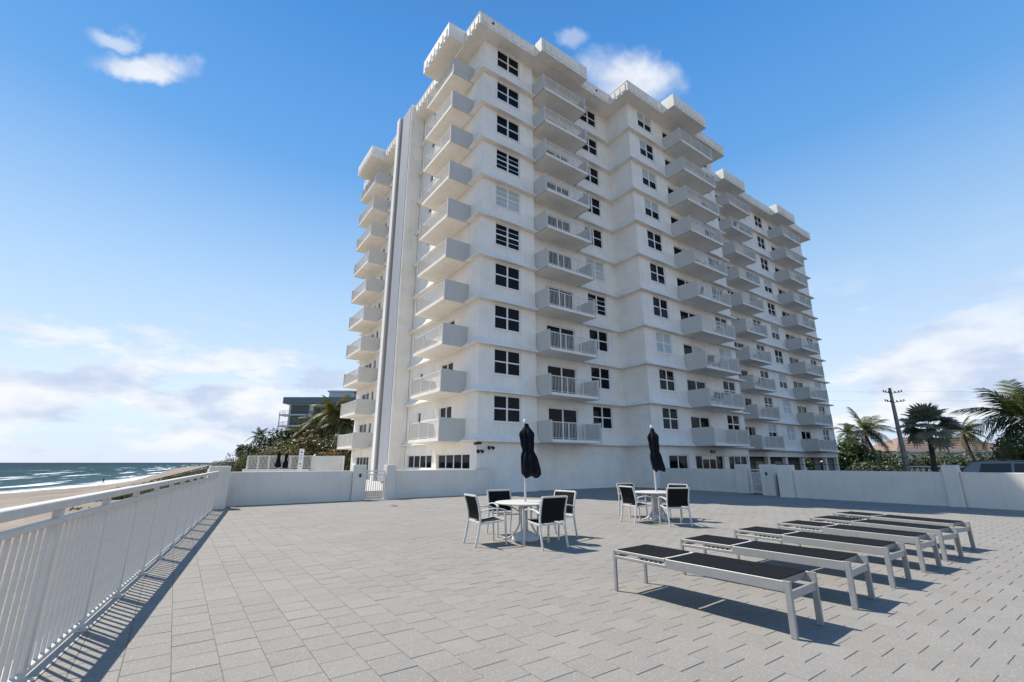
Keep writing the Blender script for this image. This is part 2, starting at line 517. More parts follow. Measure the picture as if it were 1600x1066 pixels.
# ------------------------------------------------------------------ mesh helpers
class MB:
    def __init__(s):
        s.v, s.f, s.mi = [], [], []
        s.m = 0

    def quad(s, a, b, c, d):
        i = len(s.v)
        s.v += [a, b, c, d]
        s.f.append((i, i + 1, i + 2, i + 3))
        s.mi.append(s.m)

    def poly(s, pts):
        i = len(s.v)
        s.v += list(pts)
        s.f.append(tuple(range(i, i + len(pts))))
        s.mi.append(s.m)

    def box(s, x0, y0, z0, x1, y1, z1, c=0.0):
        """box, its vertical and top edges chamfered by c when c > 0"""
        if c <= 0:
            i = len(s.v)
            s.v += [(x0, y0, z0), (x1, y0, z0), (x1, y1, z0), (x0, y1, z0), (x0, y0, z1), (x1, y0, z1), (x1, y1, z1), (x0, y1, z1)]
            for q in ((0, 3, 2, 1), (4, 5, 6, 7), (0, 1, 5, 4), (1, 2, 6, 5), (2, 3, 7, 6), (3, 0, 4, 7)):
                s.f.append(tuple(i + k for k in q))
                s.mi.append(s.m)
            return
        def ring(z, e):
            a0, a1, b0, b1 = x0 + e, x1 - e, y0 + e, y1 - e
            return [(a0 + c, b0, z), (a1 - c, b0, z), (a1, b0 + c, z), (a1, b1 - c, z), (a1 - c, b1, z), (a0 + c, b1, z), (a0, b1 - c, z), (a0, b0 + c, z)]
        s.loft([ring(z0 + c, 0), ring(z1 - c, 0), ring(z1, c * 0.999)], cap=True, start=ring(z0, c * 0.999))

    def loft(s, rings, cap=True, closed=True, start=None):
        if start is not None:
            rings = [start] + rings
        i = len(s.v)
        n = len(rings[0])
        for r in rings:
            s.v += list(r)
        for k in range(len(rings) - 1):
            for j in range(n if closed else n - 1):
                a = i + k * n + j
                b = i + k * n + (j + 1) % n
                s.f.append((a, b, b + n, a + n))
                s.mi.append(s.m)
        if cap:
            s.f.append(tuple(i + j for j in reversed(range(n))))
            s.mi.append(s.m)
            k = (len(rings) - 1) * n
            s.f.append(tuple(i + k + j for j in range(n)))
            s.mi.append(s.m)

    def sweep(s, path, w, h, c=0.004, up=(0, 0, 1), scales=None):
        """rectangular chamfered section (w across, h along up) along a path"""
        P = [Vector(p) for p in path]
        up = Vector(up)
        rings = []
        for k, p in enumerate(P):
            t = (P[min(k + 1, len(P) - 1)] - P[max(k - 1, 0)]).normalized()
            side = t.cross(up)
            if side.length < 1e-4:
                side = t.cross(Vector((1, 0, 0)))
            side.normalize()
            u = side.cross(t).normalized()
            q = scales[k] if scales else 1.0
            a, b = w / 2 * q, h / 2 * q
            sec = [(-a + c, -b), (a - c, -b), (a, -b + c), (a, b - c), (a - c, b), (-a + c, b), (-a, b - c), (-a, -b + c)]
            rings.append([tuple(p + side * x + u * y) for x, y in sec])
        s.loft(rings)

    def tube(s, path, radii, n=8):
        P = [Vector(p) for p in path]
        if not isinstance(radii, (list, tuple)):
            radii = [radii] * len(P)
        rings = []
        ref = Vector((0.13, 0.27, 0.95)).normalized()
        for k, p in enumerate(P):
            t = (P[min(k + 1, len(P) - 1)] - P[max(k - 1, 0)]).normalized()
            a = t.cross(ref)
            if a.length < 1e-3:
                a = t.cross(Vector((1, 0, 0)))
            a.normalize()
            b = a.cross(t)
            rings.append([tuple(p + (a * math.cos(2 * math.pi * j / n) + b * math.sin(2 * math.pi * j / n)) * radii[k]) for j in range(n)])
        s.loft(rings)

    def lathe(s, prof, n=20, cx=0.0, cy=0.0, fn=None):
        rings = []
        for r, z in prof:
            ring = []
            for j in range(n):
                a = 2 * math.pi * j / n
                rr = fn(r, z, a) if fn else r
                ring.append((cx + rr * math.cos(a), cy + rr * math.sin(a), z))
            rings.append(ring)
        s.loft(rings)

    def mesh(s, name, mats, smooth=False):
        me = bpy.data.meshes.new(name)
        me.from_pydata([tuple(v) for v in s.v], [], s.f)
        for m in (mats if isinstance(mats, (list, tuple)) else [mats]):
            me.materials.append(M[m] if isinstance(m, str) else m)
        if s.m or any(s.mi):
            me.polygons.foreach_set('material_index', s.mi)
        if smooth:
            me.polygons.foreach_set('use_smooth', [True] * len(s.f))
        me.update()
        return me

    def build(s, name, mats, parent=None, smooth=False, autosmooth=False, loc=None):
        me = s.mesh(name, mats, smooth)
        if autosmooth:
            me.set_sharp_from_angle(angle=R(35))
        return place(me, name, parent, loc)


def place(me, name, parent=None, loc=None, rot=None, scale=None):
    o = bpy.data.objects.new(name, me)
    col.objects.link(o)
    if parent:
        o.parent = parent
    if loc is not None:
        o.location = loc
    if rot is not None:
        o.rotation_euler = rot
    if scale is not None:
        o.scale = scale
    return o


def tag(o, label=None, cat=None, group=None, kind=None):
    if label:
        o['label'] = label
    if cat:
        o['category'] = cat
    if group:
        o['group'] = group
    if kind:
        o['kind'] = kind
    return o


def empty(name, loc=(0, 0, 0), rz=0.0, label=None, cat=None, group=None, kind=None):
    o = bpy.data.objects.new(name, None)
    col.objects.link(o)
    o.location = loc
    o.rotation_euler = (0, 0, rz)
    o.empty_display_size = 0.2
    return tag(o, label, cat, group, kind)


def copy_tree(o, parent=None):
    c = o.copy()
    col.objects.link(c)
    c.parent = parent
    for ch in o.children:
        copy_tree(ch, c)
    return c


def fix_normals(o):
    bm = bmesh.new()
    bm.from_mesh(o.data)
    bmesh.ops.recalc_face_normals(bm, faces=bm.faces)
    bm.to_mesh(o.data)
    bm.free()


# ------------------------------------------------------------------ ground, beach, sea
SHORE = [(-900, -260), (-200, -92), (60, -56), (120, -42), (150, -31), (163, -25), (195, -17.5), (262, -10.5), (393, 2), (734, 32), (1500, 95), (9000, 700), (60000, 5000)]
SEA_Z = -5.0


def shore_x(y):
    for (a, xa), (b, xb) in zip(SHORE, SHORE[1:]):
        if y <= b:
            return xa + (xb - xa) * (y - a) / (b - a)
    return SHORE[-1][1]


def sstep(a, b, x):
    t = max(0.0, min(1.0, (x - a) / (b - a)))
    return t * t * (3 - 2 * t)


def hnoise(x, y):
    return (math.sin(x * 0.9 + 1.3 * math.sin(y * 0.21)) * 0.5 + math.sin(y * 0.37 + x * 0.23) * 0.5 + math.sin(x * 2.3 - y * 1.1) * 0.25)


def land_z(x, y):
    t = x - shore_x(y)
    dune = min(0.0, x - (-1.0 + max(0, y - 40) * 0.02))          # distance seaward of the dune crest
    z = -5.2 + 0.075 * min(t, 12) if t < 12 else -4.3 + 0.04 * (t - 12)
    if t < 0:
        z = -5.2 + 0.06 * t
    crest = -1.7 + 0.5 * sstep(40, 70, y) + 0.6 * sstep(70, 140, y)
    k = sstep(-13, 0.0, dune)
    z = z + (crest - z) * k * sstep(2, 14, t)
    if 0 < t:
        z += 0.10 * hnoise(x * 0.8, y * 0.8) * sstep(2, 10, t) * (1 - sstep(2.0, 8.0, x))
    if x > 3:
        z = z + (-0.9 - z) * sstep(3, 9, x) * (1 - sstep(60, 160, y)) if y < 160 else z
    return max(z, -9.0)


def build_ground():
    xs = [-120, -90, -70] + [-62 + 1.6 * i for i in range(43)] + [8, 10, 14, 20, 30, 45, 60, 90, 140, 220, 400, 800, 2000, 6000, 20000]
    ys = [-900, -400, -200, -100, -60, -30, -15] + [-8 + 2.0 * i for i in range(70)] + [134 + 4.0 * i for i in range(34)] + [272 + 12 * i for i in range(24)] + [570, 640, 734, 850, 1000, 1500, 2500, 5000, 9000, 20000, 60000]
    b = MB()
    for y in ys:
        sx = shore_x(y) + 31
        for x in xs:
            xx = x + max(0.0, sx) * (1 if x < 400 else 0)
            if x < -1 and y > 150:
                xx = x + (shore_x(y) + 31)
            b.v.append((xx, y, land_z(xx, y)))
    n = len(xs)
    for j in range(len(ys) - 1):
        for i in range(n - 1):
            a = j * n + i
            b.f.append((a, a + 1, a + n + 1, a + n))
            b.mi.append(0)
    o = b.build('beach', ['sand'], smooth=True)
    tag(o, 'pale sandy beach running along the sea', None, None, 'structure')
    # sea: sheet whose rows follow the shore
    b = MB()
    offs = [-60000, -20000, -9000, -5000, -3000, -2000, -1400, -1000, -750, -560, -420, -320, -250, -200, -160, -130, -105, -85, -70, -58, -48, -40, -33, -27, -22, -18, -14, -11, -8, -5, -2, 1, 5]
    ysea = [-60000, -20000, -6000, -2000] + ys + [90000]
    att = []
    for y in ysea:
        for oo in offs:
            x = shore_x(max(-900, min(y, 60000))) + oo
            b.v.append((x, y, SEA_Z))
            att.append(float(max(0.0, -oo)))
    n = len(offs)
    for j in range(len(ysea) - 1):
        for i in range(n - 1):
            a = j * n + i
            b.f.append((a, a + 1, a + n + 1, a + n))
            b.mi.append(0)
    o = b.build('sea', ['sea'])
    at = o.data.attributes.new('shore', 'FLOAT', 'POINT')
    at.data.foreach_set('value', att)
    tag(o, 'blue green sea with breaking white surf', None, None, 'structure')
    # surf: low rounded rollers breaking close in
    b = MB()
    b.box(24.5, -60, -0.75, 400, 18.5, -0.62)
    b.box(34.0, 18.5, -0.75, 400, 120, -0.62)
    o = b.build('parking_lot', ['asphalt'])
    tag(o, None, None, None, 'structure')


build_ground()

# ------------------------------------------------------------------ the paved deck
RAIL_P = Vector((-0.62, 4.95, 0))
RAIL_D = Vector((0.1370642, 0.9905622, 0))
RAIL_N = Vector((0.9905622, -0.1370642, 0))          # to the deck side
DECK = [(-2.0, -4.5), (22.3, -4.5), (22.3, 12.0), (23.6, 12.0), (23.6, 20.2), (11.6, 20.2), (11.6, 19.5), (1.5, 19.5)]


def prism(b, pts, z0, z1):
    n = len(pts)
    b.poly([(x, y, z1) for x, y in pts])
    b.poly([(x, y, z0) for x, y in reversed(pts)])
    for i in range(n):
        (xa, ya), (xb, yb) = pts[i], pts[(i + 1) % n]
        b.quad((xa, ya, z0), (xb, yb, z0), (xb, yb, z1), (xa, ya, z1))


def build_deck():
    deck = empty('deck', (0, 0, 0), kind='structure')
    tag(deck, None, None, None, 'structure')
    b = MB()
    rail0 = RAIL_P + RAIL_D * -10 - RAIL_N * 0.16
    rail1 = RAIL_P + RAIL_D * 15.1 - RAIL_N * 0.16
    pts = [(rail0.x, rail0.y), (22.3, -4.95), (22.3, 12.0), (23.6, 12.0), (23.6, 20.2), (11.6, 20.2), (11.6, 19.6), (rail1.x, rail1.y)]
    prism(b, pts, -1.4, -0.006)
    b.build('paving_bed', ['joint'], deck)
    # concrete kerb that carries the railing
    b = MB()
    e0, e1 = RAIL_P + RAIL_D * -9.5, RAIL_P + RAIL_D * 13.6
    i0, i1, o0, o1 = e0 + RAIL_N * 0.07, e1 + RAIL_N * 0.07, e0 - RAIL_N * 0.22, e1 - RAIL_N * 0.22
    prism(b, [(o0.x, o0.y), (i0.x, i0.y), (i1.x, i1.y), (o1.x, o1.y)], -1.5, 0.004)
    b.build('kerb', ['concrete'], deck)
    # pavers in running bond, long joints along y
    P = 0.298
    x0, y0 = 0.50, 2.66
    rng = random.Random(3)
    cells = []
    i_min, i_max = -9, 78
    for i in range(i_min, i_max):
        xa = x0 + i * P
        off = 0.5 * P if (i % 2 == 0) else 0.0
        for j in range(-24, 60):
            ya = y0 + off + j * P
            cells.append((xa, ya))
    g, gx = 0.0027, 0.0018
    rail_in = RAIL_P + RAIL_N * 0.075

    def clip(poly, p, n):
        out = []
        for k in range(len(poly)):
            a, c = Vector(poly[k]).to_2d(), Vector(poly[(k + 1) % len(poly)]).to_2d()
            da, dc = (a - p).dot(n), (c - p).dot(n)
            if da >= 0:
                out.append((a.x, a.y))
            if da * dc < 0:
                t = da / (da - dc)
                q = a + (c - a) * t
                out.append((q.x, q.y))
        return out

    keep = []
    for xa, ya in cells:
        poly = [(xa + gx, ya + g), (xa + P - gx, ya + g), (xa + P - gx, ya + P - g), (xa + gx, ya + P - g)]
        full = True
        for p, n in ((rail_in.to_2d(), RAIL_N.to_2d()), (Vector((0, -4.4)), Vector((0, 1)))):
            if all((Vector(q) - p).dot(n) >= 0 for q in poly):
                continue
            full = False
            poly = clip(poly, p, n)
            if len(poly) < 3:
                break
        if len(poly) < 3:
            continue
        cx = sum(q[0] for q in poly) / len(poly)
        cy = sum(q[1] for q in poly) / len(poly)
        if cx > 23.3 or cy > 20.0 or (cx > 21.9 and cy < 12.2) or (cx < 11.8 and cy > 19.2):
            continue
        keep.append((cx, cy, poly, full))
    # how large each shows from the terrace side the photograph was taken from
    hd = Vector((0.5818, 0.8134))

    def size(c):
        v = Vector((c[0], c[1]))
        dep = v.dot(hd)
        lat = abs(v.dot(Vector((0.8134, -0.5818))))
        if dep < 1.9 or lat > 1.25 * dep + 0.15:
            return -1.0
        return 1.0 / dep
    keep.sort(key=size, reverse=True)
    bev = 0.0026

    def add(b, poly, z, tx, ty, cx, cy):
        n = len(poly)
        def zz(x, y):
            return z + (x - cx) * tx + (y - cy) * ty
        ins = []
        for x, y in poly:
            dx, dy = cx - x, cy - y
            L = math.hypot(dx, dy) or 1
            ins.append((x + dx / L * bev * 1.4, y + dy / L * bev * 1.4))
        b.loft([[(x, y, -0.03) for x, y in poly], [(x, y, zz(x, y) - bev) for x, y in poly], [(x, y, zz(x, y)) for x, y in ins]], cap=True)

    # near pavers: single pieces sharing a few meshes
    protos = []
    h, hx = P / 2 - g, P / 2 - gx
    for k in range(8):
        b = MB()
        add(b, [(-hx, -h), (hx, -h), (hx, h), (-hx, h)], rng.uniform(-0.0012, 0.0012), rng.uniform(-0.006, 0.006), rng.uniform(-0.006, 0.006), 0, 0)
        protos.append(b.mesh('paver', ['paver']))
    singles = 0
    field = MB()
    for cx, cy, poly, full in keep:
        if full and singles < 296 and size((cx, cy)) > 0:
            o = place(protos[rng.randrange(8)], 'paver', deck, (cx, cy, 0), (0, 0, rng.randrange(2) * math.pi + rng.uniform(-0.005, 0.005)))
            singles += 1
        else:
            add(field, poly, rng.uniform(-0.0012, 0.0012), rng.uniform(-0.006, 0.006), rng.uniform(-0.006, 0.006), cx, cy)
    o = field.build('paver_field', ['paver_field'], deck)
    o['kind'] = 'stuff'
    # floor drain cover
    b = MB()
    b.lathe([(0.0, 0.012), (0.11, 0.012), (0.115, 0.006), (0.115, -0.01), (0.0, -0.01)][::-1], 18)
    o = b.build('floor_drain', ['steel_dark'], loc=(6.38, 15.9, 0.0))
    tag(o, 'small round dark drain cover set in the paving near the gate', 'drain cover')


build_deck()

# ------------------------------------------------------------------ railing on the sea side
def build_railing():
    root = empty('railing', (0, 0, 0), label='long white picket railing between the paved deck and the beach', cat='railing')
    def pt(s, n=0.0, z=0.0):
        p = RAIL_P + RAIL_D * s + RAIL_N * n
        return (p.x, p.y, z)
    s0, s1 = -8.4, 13.2
    def bar(name, z0, z1, w, n=0.0, mat='deck_rail'):
        b = MB()
        b.sweep([pt(s0, n, (z0 + z1) / 2), pt(s1, n, (z0 + z1) / 2)], w, z1 - z0, 0.006)
        return b.build(name, [mat], root)
    bar('top_rail', 1.125, 1.19, 0.085)
    bar('middle_rail', 1.02, 1.065, 0.055)
    bar('bottom_rail', 0.045, 0.085, 0.05)
    posts = [-0.14 + 1.183 * k for k in range(-7, 12)]
    pm = None
    ang = math.atan2(RAIL_D.y, RAIL_D.x)
    for s in posts:
        if pm is None:
            b = MB()
            b.box(-0.035, -0.026, 0.004, 0.035, 0.026, 1.125, 0.004)
            b.box(-0.07, -0.065, 0.0045, 0.07, 0.065, 0.022, 0.003)
            pm = b.mesh('post', ['deck_rail'])
        place(pm, 'post', root, pt(s), (0, 0, ang))
    b = MB()
    b.box(-0.0065, -0.0125, 0.085, 0.0065, 0.0125, 1.02)
    km = b.mesh('picket', ['deck_rail'])
    for a, c in zip(posts, posts[1:]):
        n = 9
        for k in range(1, n + 1):
            s = a + (c - a) * k / (n + 1)
            if s < s0:
                continue
            place(km, 'picket', root, pt(s), (0, 0, ang))


build_railing()

# ------------------------------------------------------------------ low walls, pillars and gates round the deck
WT = 1.135


def wall_obj(name, x0, y0, x1, y1, label, z0=-0.9, z1=WT, mat='deckwall', cap=0.012):
    b = MB()
    cx, cy = (x0 + x1) / 2, (y0 + y1) / 2
    b.box(x0 - cx, y0 - cy, z0, x1 - cx, y1 - cy, z1, cap)
    o = b.build(name, [mat], loc=(cx, cy, 0))
    tag(o, label, 'wall')
    return o


def pillar(x0, y0, x1, y1, z1, label):
    b = MB()
    cx, cy = (x0 + x1) / 2, (y0 + y1) / 2
    b.box(x0 - cx, y0 - cy, -0.9, x1 - cx, y1 - cy, z1, 0.012)
    o = b.build('pillar', ['deckwall'], loc=(cx, cy, 0))
    tag(o, label, 'pillar')
    return o


wall_obj('deck_wall', 1.55, 19.10, 5.83, 19.35, 'low white stucco wall between the corner pillar and the picket gate by the sea')
pillar(0.95, 18.15, 1.54, 18.75, 1.34, 'white corner pillar where the railing meets the low wall')
wall_obj('deck_wall', 1.05, 18.752, 1.38, 21.5, 'short white stucco wall running back behind the corner pillar', z1=1.22)
pillar(5.835, 19.02, 6.36, 19.42, 1.36, 'white gate pillar with a dark key reader left of the sea side gate')
pillar(7.22, 19.02, 7.62, 19.42, 1.36, 'white gate pillar right of the sea side gate')
wall_obj('deck_wall', 7.625, 19.10, 12.6, 19.35, 'low white stucco wall under the row of ground floor windows')
wall_obj('deck_wall', 23.22, 12.92, 23.42, 17.58, 'low white stucco wall below the black street number')
pillar(23.06, 12.28, 23.46, 12.90, 1.37, 'white gate pillar left of the street side gate')
pillar(22.35, 10.70, 22.75, 11.30, 1.37, 'white gate pillar with a dark key reader right of the street side gate')
pillar(21.70, 9.62, 22.10, 10.22, 1.35, 'wide white pillar at the start of the long right wall')
wall_obj('deck_wall', 21.82, 4.70, 22.03, 9.615, 'long white stucco wall in front of the palms')
pillar(21.72, 4.28, 22.12, 4.695, 1.37, 'white pillar in the long wall left of the parked car')
wall_obj('deck_wall', 21.82, -4.5, 22.03, 4.275, 'white stucco wall in front of the parked cars at the right edge')


def gate(name, pa, pb, z0, z1, n, label, kick):
    pa, pb = Vector(pa), Vector(pb)
    d = (pb - pa)
    L = d.length
    root = empty(name, (pa.x, pa.y, 0), math.atan2(d.y, d.x), label, 'gate')
    b = MB()
    b.box(0, -0.02, z0, 0.05, 0.02, z1, 0.004)
    b.box(L - 0.05, -0.02, z0, L, 0.02, z1, 0.004)
    b.box(0.05, -0.019, z1 - 0.05, L - 0.05, 0.019, z1, 0.004)
    b.box(0.05, -0.019, z1 - 0.18, L - 0.05, 0.019, z1 - 0.14, 0.004)
    b.box(0.05, -0.019, z0, L - 0.05, 0.019, z0 + 0.06, 0.004)
    if kick:
        b.box(0.05, -0.019, kick, L * 0.45, 0.019, kick + 0.04, 0.004)
    b.build('gate_frame', ['rail_white'], root)
    bb = MB()
    bb.box(-0.012, -0.012, z0 + 0.06, 0.012, 0.012, z1 - 0.18)
    me = bb.mesh('picket', ['rail_white'])
    for k in range(n):
        place(me, 'picket', root, (0.05 + (L - 0.1) * (k + 0.5) / n, 0, 0))
    b = MB()
    b.box(L - 0.16, -0.06, 0.62, L - 0.05, -0.02, 0.72, 0.004)
    b.build('latch', ['rail_white'], root)
    return root


gate('picket_gate', (6.38, 19.2), (7.20, 19.2), 0.06, 1.14, 8, 'white picket gate on the sea side of the deck', 0)
gate('picket_gate', (23.2, 12.26), (22.55, 11.32), 0.06, 1.14, 9, 'white picket gate on the street side of the deck', 0.40)


def reader(x, y, z, dx, dy, label):
    root = empty('key_reader', (x, y, z), math.atan2(dy, dx), label, 'key reader')
    b = MB()
    b.box(-0.045, -0.03, -0.07, 0.045, 0.0, 0.07, 0.008)
    b.build('housing', ['black'], root)
    b = MB()
    b.box(-0.02, -0.034, -0.03, 0.02, -0.0302, 0.03)
    b.build('keypad', ['steel_dark'], root)


reader(6.12, 19.019, 0.95, 1, 0, 'small black key reader on the pillar of the sea side gate')
reader(22.349, 11.0, 0.95, 0, -1, 'small black key reader on the pillar of the street side gate')

# standing dark hose cabinet glimpsed between two pillars
root = empty('waste_bin', (22.75, 10.45, 0), 0, 'black bin with a white lid band standing in the gap between two white pillars', 'bin')
b = MB()
b.box(-0.18, -0.17, 0.0, 0.18, 0.17, 0.86, 0.02)
b.build('bin_body', ['black'], root)
b = MB()
b.box(-0.16, -0.15, 0.862, 0.16, 0.15, 1.02, 0.02)
b.build('bin_lid', ['sign'], root)

# ------------------------------------------------------------------ apartment building
BZ0, FP, NF = 2.46, 2.488, 10
RZ = BZ0 + FP * NF                      # underside of the roof band
PLAN = [(11.9, 39.75), (11.9, 19.63), (15.72, 19.63), (15.72, 20.0), (23.25, 20.0), (23.25, 17.9), (34.2, 17.9), (34.2, 20.4), (57.3, 20.4), (57.3, 39.75)]
# per edge: list of (s0, s1, flared) spans, by distance from the edge's start
SPANS = {
    0: [(0, 0.9, True), (0.9, 5.0, False), (5.0, 8.25, True), (8.25, 11.4, False), (11.4, 15.0, True), (15.0, 18.95, False), (18.95, 20.12, True)],
    1: [(0, 3.82, True)],
    2: [(0, 0.37, False)],
    3: [(0, 3.85, False), (3.85, 7.53, True)],
    4: [(0, 2.1, True)],
    5: [(0, 4.0, True), (4.0, 8.4, False), (8.4, 10.95, False)],
    6: [(0, 2.5, False)],
    7: [(0, 4.1, True), (4.1, 8.1, False), (8.1, 14.7, True), (14.7, 19.0, False), (19.0, 23.1, False)],
    8: [(0, 19.35, False)],
    9: [(0, 45.4, False)],
}
# openings per edge on every storey: (kind, s0, s1, z0, z1)
OPEN = {
    0: [('door', 1.35, 3.3, 0.22, 2.02), ('slot', 3.75, 4.30, 1.0, 2.0), ('slot', 12.95, 13.40, 1.0, 2.0), ('door', 15.9, 17.4, 0.22, 2.05)],
    1: [('window', 1.0, 2.74, 1.02, 2.46)],
    3: [('door', 1.15, 3.42, 0.22, 2.05), ('window', 4.72, 6.44, 1.02, 2.46)],
    5: [('window', 1.18, 2.82, 1.0, 2.38), ('door', 4.0 + 0.15, 6.4, 0.22, 2.0), ('window', 8.62, 10.28, 1.0, 2.36)],
    7: [('door', 4.25, 6.5, 0.22, 2.0), ('window', 8.75, 10.3, 1.0, 2.36), ('window', 12.25, 13.85, 1.0, 2.36), ('door', 15.2, 17.35, 0.22, 2.0), ('window', 20.2, 21.7, 1.0, 2.36)],
}
# the shallow top margin keeps lintels inside the storey
for k in OPEN:
    OPEN[k] = [(a, b_, c, d, min(e, FP - 0.09)) for (a, b_, c, d, e) in OPEN[k]]
FL = 0.30


def flare(z):
    if z <= 0.075:
        return FL
    t = (z - 0.075) / 0.50
    return FL * 0.86 * (1 - t) ** 2.1 if t < 1 else 0.0


def edge(i):
    a, c = Vector(PLAN[i]), Vector(PLAN[(i + 1) % len(PLAN)])
    d = c - a
    L = d.length
    d.normalize()
    return a, d, Vector((d.y, -d.x)), L


def edge_flared_at(i, end):
    i %= len(PLAN)
    sp = SPANS[i]
    return sp[-1][2] if end else sp[0][2]


def wall_pos(i, s, z, zb, off):
    a, d, n, L = edge(i)
    p = a + d * s + n * off
    if off > 0:
        if s < 1e-4 and edge_flared_at(i - 1, True):
            p += edge((i - 1) % len(PLAN))[2] * off
        if s > L - 1e-4 and edge_flared_at(i + 1, False):
            p += edge((i + 1) % len(PLAN))[2] * off
    return (p.x, p.y, zb + z)


def storey_mesh():
    """one storey of wall: flared skirt, openings with reveals; origin at the storey's floor"""
    b = MB()
    for i in range(len(PLAN)):
        a, d, n, L = edge(i)
        ops = OPEN.get(i, [])
        for s0, s1, fl in SPANS[i]:
            s1 = min(s1, L)
            ss = {s0, s1}
            for (_, u0, u1, z0, z1) in ops:
                for u in (u0, u1):
                    if s0 < u < s1:
                        ss.add(u)
            zs = {0.0, 0.075, 0.0751, 0.12, 0.17, 0.23, 0.30, 0.38, 0.47, 0.575, FP} if fl else {0.0, FP}
            for (_, u0, u1, z0, z1) in ops:
                if u1 > s0 and u0 < s1:
                    zs |= {z0, z1}
            ss, zs = sorted(ss), sorted(zs)
            of = [(flare(z) if z != 0.0751 else FL * 0.86) if fl else 0.0 for z in zs]
            for p in range(len(ss) - 1):
                for q in range(len(zs) - 1):
                    um, zm = (ss[p] + ss[p + 1]) / 2, (zs[q] + zs[q + 1]) / 2
                    if any(u0 < um < u1 and z0 < zm < z1 for (_, u0, u1, z0, z1) in ops):
                        continue
                    b.quad(wall_pos(i, ss[p], zs[q], 0, of[q]), wall_pos(i, ss[p + 1], zs[q], 0, of[q]),
                           wall_pos(i, ss[p + 1], zs[q + 1], 0, of[q + 1]), wall_pos(i, ss[p], zs[q + 1], 0, of[q + 1]))
            if fl:
                # soffit under the ledge and end caps where it stops
                b.quad(wall_pos(i, s0, 0, 0, 0), wall_pos(i, s1, 0, 0, 0), wall_pos(i, s1, 0, 0, FL), wall_pos(i, s0, 0, 0, FL))
                for s, lim in ((s0, 0), (s1, L)):
                    at_corner = abs(s - lim) < 1e-4
                    if at_corner and edge_flared_at(i - 1 if lim == 0 else i + 1, lim == 0):
                        continue
                    for q in range(len(zs) - 1):
                        if of[q] > 0:
                            b.quad(wall_pos(i, s, zs[q], 0, 0), wall_pos(i, s, zs[q], 0, of[q]) if not at_corner else tuple(Vector(wall_pos(i, s, zs[q], 0, 0)) + Vector((n.x, n.y, 0)) * of[q]),
                                   wall_pos(i, s, zs[q + 1], 0, of[q + 1]), wall_pos(i, s, zs[q + 1], 0, 0))
        for (_, u0, u1, z0, z1) in ops:
            def rp(u, z, dep):
                p = a + d * u - n * dep
                return (p.x, p.y, z)
            D = 0.13
            b.quad(rp(u0, z0, 0), rp(u0, z1, 0), rp(u0, z1, D), rp(u0, z0, D))
            b.quad(rp(u1, z0, D), rp(u1, z1, D), rp(u1, z1, 0), rp(u1, z0, 0))
            b.quad(rp(u0, z1, 0), rp(u1, z1, 0), rp(u1, z1, D), rp(u0, z1, D))
            b.quad(rp(u0, z0, D), rp(u1, z0, D), rp(u1, z0, 0), rp(u0, z0, 0))
    b.box(34.202, 17.898, 0.001, 34.52, 20.10, 0.105)
    b.box(31.66, 17.58, 0.001, 34.52, 17.897, 0.105)
    b.box(57.302, 20.398, 0.001, 57.62, 39.7, 0.105)
    b.box(53.22, 20.08, 0.001, 57.62, 20.397, 0.105)
    return b.mesh('storey_wall', ['stucco'])


building = empty('apartment_building', (0, 0, 0), 0, 'tall white apartment tower with stacked balconies and flared floor bands', 'apartment building')
me = storey_mesh()
for k in range(NF):
    o = place(me, 'storey_wall', building, (0, 0, BZ0 + FP * k))

# ---- windows: local frame along +x (edge direction), outward -y
_wcache = {}


def window_parts(kind, w, h, style):
    """frame mesh, list of pane quads [(x0,z0,x1,z1)]"""
    key = (kind, round(w, 2), round(h, 2), style)
    if key in _wcache:
        return _wcache[key]
    b = MB()
    t = {'window': 0.055, 'slot': 0.03}.get(kind, 0.06)
    dp = 0.06
    b.box(0, -dp, 0, t, 0, h)
    b.box(w - t, -dp, 0, w, 0, h)
    b.box(t, -dp, h - t, w - t, 0, h)
    b.box(t, -dp, 0, w - t, 0, t)
    mid = w / 2
    if kind != 'slot':
        b.box(mid - 0.05, -dp * 0.95, t, mid + 0.05, 0, h - t)
    panes = []
    if kind == 'window':
        hm = h * 0.5
        for x0, x1 in ((t, mid - 0.05), (mid + 0.05, w - t)):
            b.box(x0, -dp * 0.9, hm - 0.035, x1, 0, hm + 0.035)
            panes += [(x0, hm + 0.035, x1, h - t), (x0, t, x1, hm - 0.035)]
            if style == 'muntin':
                for za, zb in ((hm + 0.035, h - t), (t, hm - 0.035)):
                    zc = (za + zb) / 2
                    b.box(x0, -dp * 0.7, zc - 0.014, x1, 0, zc + 0.014)
    elif kind == 'slot':
        panes = [(t, t, w - t, h - t)]
    else:
        panes = [(t, t, mid - 0.05, h - t), (mid + 0.05, t, w - t, h - t)]
    if kind == 'window':
        # sill and raised surround
        b.box(-0.07, -0.165, -0.075, w + 0.07, 0.0, -0.001)
    me = b.mesh(kind, ['frame_white'])
    pm = []
    for x0, z0, x1, z1 in panes:
        q = MB()
        q.box(x0, -0.022, z0, x1, -0.010, z1)
        pm.append(q.mesh('pane', ['glass']))
    blinds = []
    for x0, z0, x1, z1 in panes:
        q = MB()
        nsl = max(4, int((z1 - z0) / 0.05))
        for s in range(nsl):
            za = z0 + (z1 - z0) * s / nsl
            zb = z0 + (z1 - z0) * (s + 0.93) / nsl
            q.quad((x0 + 0.004, -0.026, za), (x1 - 0.004, -0.026, za), (x1 - 0.004, -0.0225, zb), (x0 + 0.004, -0.0225, zb))
        blinds.append(q.mesh('blind', ['blind']))
    q = MB()
    for x0, z0, x1, z1 in panes:
        q.box(x0, -0.022, z0, x1, -0.010, z1)
    _wcache[key] = (me, pm, blinds, q.mesh('glazing', ['glass']))
    return _wcache[key]


